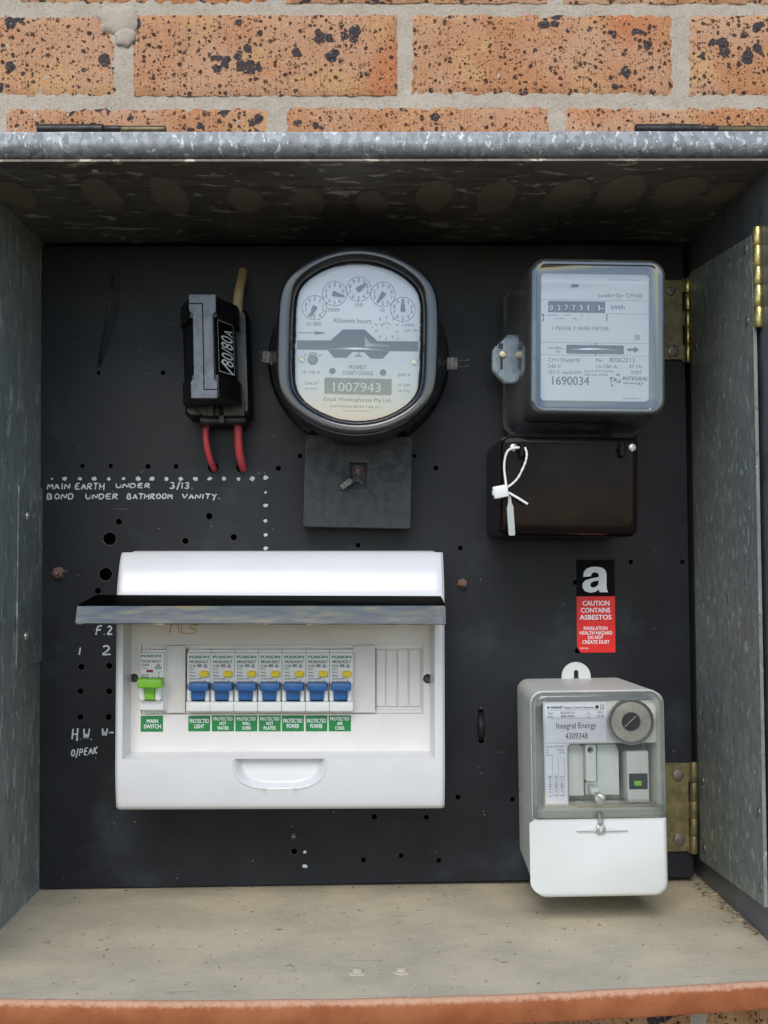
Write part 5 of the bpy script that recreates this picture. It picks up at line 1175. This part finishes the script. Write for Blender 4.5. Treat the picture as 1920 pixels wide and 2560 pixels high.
for i in range(7):
    x0_ = BX[i]; t = Thing('circuit_breaker', x0_ + 30, 1778, 'blue toggle breaker above the green label ' + desc[i], 'circuit breaker', 'breakers in the white enclosure', ang=-.38, h=HR)
    fx = x0_ + 2.5 - i * .0                               # upper face starts a touch right, lower block left (perspective)
    h1_ = .080; mb = MB()
    for (xa, ya, xb_, yb, hf, bv) in ((x0_ + 5, 1632 , x0_ + 63.2, 1710, h1_, .0005), (x0_, 1754, x0_ + 58.6, 1778, h1_ + .0045, .0006)):
        ccx = t.L(BX[i] + 29.7 + 2.2, 1700, h1_)[0]; q = t.R(xa, ya, xb_, yb, hf); hw_ = 29.25 * sc(.08)
        mb.box(ccx - hw_, ccx + hw_, .0585, hf, q[2], q[3], bv, 2)
    q = t.R(x0_, 1624, x0_ + 59, 1779, .0755); mb.box(ccx - hw_, ccx + hw_, .0585, .0755, q[2], q[3], .0004, 1)
    t.part('body', mb, 'breaker_plastic')
    kx = lambda p, h=h1_: t.L(p, 1700, h)[0]
    c_ = BX[i] + 30 
    for xa, xb_ in ((c_ - 28.5, c_ - 16.5), (c_ + 16, c_ + 28)):
        q = t.R(xa, 1722, xb_, 1755, .0865); mb = MB().box(q[0], q[1], .074, .0865, q[2], q[3], .0016, 3); t.part('cheek', mb, 'rocker_white')
    q = t.R(c_ - 24, 1708, c_ + 25.5, 1727.5, .0950); mb = MB().box(q[0], q[1], .082, .0950, q[2], q[3], .0010, 2); tg = t.part('toggle', mb, 'toggle_blue')
    q = t.R(c_ - 17, 1726, c_ + 16.5, 1750, .0880); mb = MB().box(q[0], q[1], .074, .0880, q[2], q[3] + .001, .0006, 2); t.part('toggle_stem', mb, 'toggle_blue', parent=tg)
    q = t.R(c_ - 17.5, 1748, c_ + 17, 1753.5, .078); t.part('toggle_gap_shade', MB().box(q[0], q[1], .076, .0812, q[2] + .0002, q[3]), 'cavity_black')  # solid black strip stands in for the shade under the toggle
    q = t.R(499 - 465 + BX[i], 1677.5, 521.5 - 465 + BX[i], 1693, .0832); mb = MB().loft([lift(rrect(*q, .0021, 5), h) for h in (.0785, .0826)] + [lift(rrect(q[0] + .0004, q[1] - .0004, q[2] + .0004, q[3] - .0004, .0018, 5), .0832)]); t.part('test_button', mb, 'button_yellow')
    sx_ = (BX[i] - 465) * 5.027; lt = h1_ + .0002
    t.part('maker_lettering', t.T([('FUSION', 842 + sx_, 264, 238, 30, 0, 0, .05)], lt, Z6), 'print_green')
    mb = t.T([(model[i][0], 842 + sx_, 324 + 0, 236, 32, 0, 0, .02), (model[i][1], 762 + sx_, 376, 76, 30, 0, 0, .02), ('240V~', 758 + sx_, 417, 80, 18), ('30mA', 755 + sx_, 457, 70, 20, 0, 0, .01), ('3000A', 757 + sx_, 500, 80, 20, 0, 0, .01), ('AS/NZS 61009.1', 800 + sx_, 537, 168, 18, 0, 0, .01), ('SAA-162345-EA', 805 + sx_, 573, 180, 18, 0, 0, .01), ('6452', 922 + sx_, 397, 36, 9)], lt, Z6)
    tick(mb, t, 330 + (917 + sx_) / 5.027, 1590 + 547 / 5.027, 1590 + 584 / 5.027, lt); tri(t, mb, 330 + (922 + sx_) / 5.027, 1590 + 372 / 5.027, 5.8, lt)
    q = t.R(330 + (822 + sx_) / 5.027, 1590 + 358 / 5.027, 330 + (874 + sx_) / 5.027, 1590 + 390 / 5.027, lt); mb.plate([rc(q), rc((q[0] + .0004, q[1] - .0004, q[2] + .0004, q[3] - .0004))], lt - .0001, lt)
    q = t.R(330 + (832 + sx_) / 5.027, 1590 + 370 / 5.027, 330 + (864 + sx_) / 5.027, 1590 + 378 / 5.027, lt); mb.box(q[0], q[1], lt - .0001, lt, q[2], q[3])
    t.part('lettering', mb, 'print_black')

# ================================================================== RIPPLE RECEIVER
rc_ = Thing('control_receiver', 1434, 1950, 'pale grey ripple control receiver with a round steel knob behind a clear window', 'control receiver', ang=.3)
Bq = rc_.R(1297, 1698, 1571, 2141, .002); Fq = rc_.R(1334, 1732, 1668, 2240, .118)
def rr_(t, off, h, r=.009, rb=None, ztop=None, zbot=None):
    v = [Bq[i] + (Fq[i] - Bq[i]) * t for i in range(4)]
    return lift(rrect(v[0] - off, v[1] + off, (v[2] if zbot is None else zbot) - off, (v[3] if ztop is None else ztop) + off, r, 8, rb), h)
zseam_b = rc_.L(1301, 1979, .002)[1]; zseam_f = rc_.L(1500, 2046, .118)[1]
def tt(h): return (h - .002) / .116
# upper housing: open-fronted shell
mb = MB(); rings = []
for h in (.0, .03, .06, .09, .107):
    zb_s = zseam_b + (zseam_f - zseam_b) * tt(h); rings.append(rr_(tt(h), 0, h, .009, .0012, None, zb_s))
rings.append(rr_(tt(.108), -.0025, .1085, .008, .0012, None, zseam_f)); 
for h in (.107, .066): rings.append(rr_(tt(.105), -.0036, h, .007, .001, None, zseam_f + .001))
mb.loft(rings, True, True); rc_.part('housing', mb, 'receiver_grey', 40)
# lower terminal cover
mb = MB(); rings = []
for h, off in ((.0, 0), (.04, 0), (.08, 0), (.112, 0), (.116, -.0004), (.1182, -.0016), (.119, -.0034)):
    zs_ = zseam_b + (zseam_f - zseam_b) * min(1, tt(h)) - .0004
    v = [Bq[i] + (Fq[i] - Bq[i]) * tt(min(h, .118)) for i in range(4)]
    rings.append(lift(rrect(v[0] - off * -1, v[1] + off, v[2] - off, zs_ + off * .4, .0012, 8, .0095), h))
mb.loft(rings); tcr = rc_.part('terminal_cover', mb, 'receiver_white', 40)
# face plate, labels
H8 = .104; Z8 = (1320, 1700, 4.608); c8 = lambda x, y: (1320 + x / 4.608, 1700 + y / 4.608)
q1 = rc_.R(*c8(176, 240), *c8(1505, 728), H8); q2 = rc_.R(*c8(190, 720), *c8(462, 1435), H8)
pts = [(q2[0], q2[2]), (q2[1], q2[2]), (q2[1], q1[2] - .002), (q2[1] + .002, q1[2]), (q1[1], q1[2]), (q1[1], q1[3]), (q1[0], q1[3])]
mb = MB().plate([pts], H8 - .0015, H8, .0003, 1); fp = rc_.part('face_plate', mb, 'receiver_white')
q = rc_.R(*c8(200, 262), *c8(900, 716), H8 + .0003); s1 = rc_.part('data_sticker', MB().box(q[0], q[1], H8 + .00005, H8 + .0003, q[2], q[3]), 'paper_lilac')
q = rc_.R(*c8(208, 742), *c8(446, 1418), H8 + .0003); s2 = rc_.part('data_sticker', MB().box(q[0], q[1], H8 + .00005, H8 + .0003, q[2], q[3]), 'paper_lilac')
ht_ = H8 + .0005
mb = rc_.T([('ENERMET', 334, 318, 140, 26, 0, .1, .04), ('Ripple Control Receiver', 590, 316, 342, 24, 0, 0, .02), ('Type', 256, 381, 66, 24), ('S/No', 256, 422, 68, 24), ('RO3.031.01', 456, 377, 158, 24, 0, 0, .01), ('0806 00236', 458, 417, 160, 24, 0, 0, .01), ('U', 692, 375, 18, 24), ('n', 710, 385, 12, 20), ('f', 692, 418, 10, 24), ('n', 706, 430, 12, 20), ('240 V', 836, 370, 76, 24), ('50 Hz', 836, 412, 76, 24), ('Integral Energy', 556, 524, 456, 66), ('4309348', 560, 645, 258, 68)], ht_, Z8)
for y in (346, 441):
    q = rc_.R(*c8(222, y - 1.2), *c8(880, y + 1.2), ht_); mb.box(q[0], q[1], ht_ - .0001, ht_, q[2], q[3])
q = rc_.R(*c8(222, 306), *c8(246, 330), ht_); mb.box(q[0], q[1], ht_ - .0001, ht_, q[2], q[3])
x, z = rc_.L(*c8(795, 310), ht_); mb.lathe(x, z, [(.0014, ht_ - .0001), (.0014, ht_)], 16); q = rc_.R(*c8(834, 284), *c8(878, 332), ht_); mb.plate([rc(q), rc((q[0] + .0003, q[1] - .0003, q[2] + .0003, q[3] - .0003))], ht_ - .0001, ht_); q = rc_.R(*c8(846, 298), *c8(866, 320), ht_); mb.plate([rc(q), rc((q[0] + .0002, q[1] - .0002, q[2] + .0002, q[3] - .0002))], ht_ - .0001, ht_)
rc_.part('lettering', mb, 'print_black', parent=s1)
mb = rc_.T([('System: DECABIT', 318, 767, 200, 18), ('fs', 225, 804, 18, 20), ('1042Hz', 378, 802, 80, 18), ('Uf', 227, 836, 20, 20), ('0.5%', 392, 834, 56, 18), ('F=10s', 250, 868, 68, 16), ('1 +103+18', 255, 1222, 236, 34, 90), ('2 +100+10', 325, 1222, 236, 34, 90), ('3 +100+12', 392, 1222, 236, 34, 90)], ht_, Z8)
for x_ in (286, 352, 420):
    q = rc_.R(*c8(x_ - 1.2, 893), *c8(x_ + 1.2, 1336), ht_); mb.box(q[0], q[1], ht_ - .0001, ht_, q[2], q[3])
rc_.part('lettering', mb, 'print_black', parent=s2)
# inner rails and blocks
def blk(x0_, y0_, x1_, y1_, hb, hf, mat='receiver_inner', bv=.0005, name='inner_block'):
    q_ = rc_.R(*c8(x0_, y0_), *c8(x1_, y1_), hf); return rc_.part(name, MB().box(q_[0], q_[1], hb, hf, q_[2], q_[3], bv, 2), mat)
blk(465, 765, 640, 1330, .066, .088, name='inner_wall'); blk(470, 740, 605, 775, .066, .092, name='inner_wall')
blk(795, 765, 1048, 1320, .066, .088, name='inner_wall'); blk(790, 740, 1012, 768, .066, .092, name='inner_wall')
a_ = rc_.R(*c8(664, 745), *c8(785, 1165), .097); hc_ = circ(*rc_.L(*c8(722, 810), .097), 7.6 * sc(.097), 18)
rc_.part('centre_rail', MB().plate([rrect(*a_, .001, 3), hc_], .075, .097, .0004, 1), 'receiver_inner')
blk(664, 1170, 800, 1320, .066, .086); blk(720, 1240, 832, 1330, .066, .100, bv=.002)
fb = blk(1142, 822, 1392, 1400, .07, .101, 'receiver_white', name='fuse_block')
q = rc_.R(*c8(1165, 1078), *c8(1378, 1256), .1012); rc_.part('button_window', MB().box(q[0], q[1], .100, .1014, q[2], q[3]), 'needle', parent=fb)
q = rc_.R(*c8(1225, 1166), *c8(1312, 1222), .104); rc_.part('green_button', MB().box(q[0], q[1], .101, .104, q[2], q[3], .0005, 2), 'toggle_green', parent=fb)
rc_.part('lettering', rc_.T([('FUSE', 1290, 890, 60, 22), ('T 6.3A', 1270, 950, 150, 22), ('ON', 1270, 1045, 60, 26)], .1013, Z8), 'receiver_grey', parent=fb)
q = rc_.R(*c8(1060, 760), *c8(1330, 826), .098); rc_.part('inner_block', MB().box(q[0], q[1], .07, .094, q[2], q[3], .0006, 1), 'needle', label='dark block standing in for the shaded gap above the fuse block')  # solid dark block, its colour stands for the shade in the gap
# round knob
x, z = rc_.L(*c8(1198, 488), .112); k_ = sc(.112)
mb = MB().lathe(x, z, [(56 * k_, .104), (57 * k_, .1045), (57 * k_, .1105), (55 * k_, .1115), (53 * k_, .1105), (52 * k_, .1085), (51.5 * k_, .1085)], 56, cap1=False); kn = rc_.part('knob', mb, 'receiver_rim')
mb = MB().lathe(x, z, [(50.5 * k_, .105), (50.5 * k_, .1085), (49.5 * k_, .1092), (24 * k_, .1092), (23 * k_, .1088), (22 * k_, .106)], 56, cap1=False); rc_.part('steel_ring', mb, 'washer_steel', parent=kn)
mb = MB().lathe(x, z, [(22.4 * k_, .1045), (22.4 * k_, .106)], 32); rc_.part('knob_centre', mb, 'cavity_black', parent=kn)
mm = Matrix.Translation((x, 0, z)) @ Matrix.Rotation(R(-42), 4, 'Y'); rc_.part('knob_slot', MB().box(-20 * k_, 20 * k_, .1058, .1066, -1.2 * k_, 1.2 * k_, 0, 2, mm), 'washer_steel', parent=kn)
# clear window cover
mb = MB()
def wc(off, h, r, zb=None): return rr_(tt(h), off, h, r, .0012, None, (zseam_f + .0004) if zb is None else zb)
mb.loft([wc(-.0002, .1088, .009), wc(-.0002, .1150, .009), wc(-.0012, .1176, .0085), wc(-.0032, .1188, .0075), wc(-.0058, .1190, .0062)], False, False); wv = rc_.part('window_rim', mb, 'receiver_rim', 40)
mb = MB().loft([wc(-.0058, .1190, .0062), wc(-.0064, .1188, .006)], False, True); rc_.part('window_pane', mb, 'receiver_clear', parent=None)
q = rc_.R(1345, 2018, 1662, 2046, .117); mb = MB().box(q[0], q[1], .104, .117, q[2], q[3], .0008, 2); q = rc_.R(1440, 2006, 1640, 2019, .115); mb.box(q[0], q[1], .106, .115, q[2], q[3], .0006, 1); rc_.part('window_foot', mb, 'receiver_rim')
for px, py, hh_, an in ((1500, 1997, .1200, -50), (1501, 2072, .1192, -80)):
    x, z = rc_.L(px, py, hh_); rc_.part('screw', MB().lathe(x, z, [(11.5 * sc(.12), hh_ - .009), (11.5 * sc(.12), hh_)], 20).screw(x, z, hh_, 13.5 * sc(.12), .0028, an, slot=.22), 'steel')
pts = rc_.poly([(1441, 2077), (1470, 2072), (1500, 2066), (1530, 2071), (1570, 2075), (1530, 2077), (1500, 2078), (1470, 2077)], .1195)
rc_.part('seal_web', MB().plate([pts], .1185, .1212, .0003, 1), 'receiver_white', parent=tcr)
x, z = rc_.L(1501, 2050, .119); rc_.part('seal_post', MB().box(x - .0021, x + .0021, .108, .1205, z - .0045, z + .0045, .0008, 2), 'receiver_rim')
# hanging tab
x, z = rc_.L(1441, 1698, .004); r_ = 36.5 * sc(.004)
pts = [(x + r_ * math.cos(R(a)), z + .002 + r_ * math.sin(R(a))) for a in range(0, 181, 10)] + [(x - r_, z - .006), (x + r_, z - .006)]
s_ = 5.5 * sc(.004); sl_ = [(x + s_ * math.cos(R(a)), z + .0055 + s_ * math.sin(R(a))) for a in range(0, 181, 20)] + [(x - s_, z + .001), (x - s_ * 2.2, z), (x + s_ * 2.2, z), (x + s_, z + .001)]
rc_.part('hanging_tab', MB().plate([pts, sl_], .0, .004, .0005, 2), 'receiver_white')
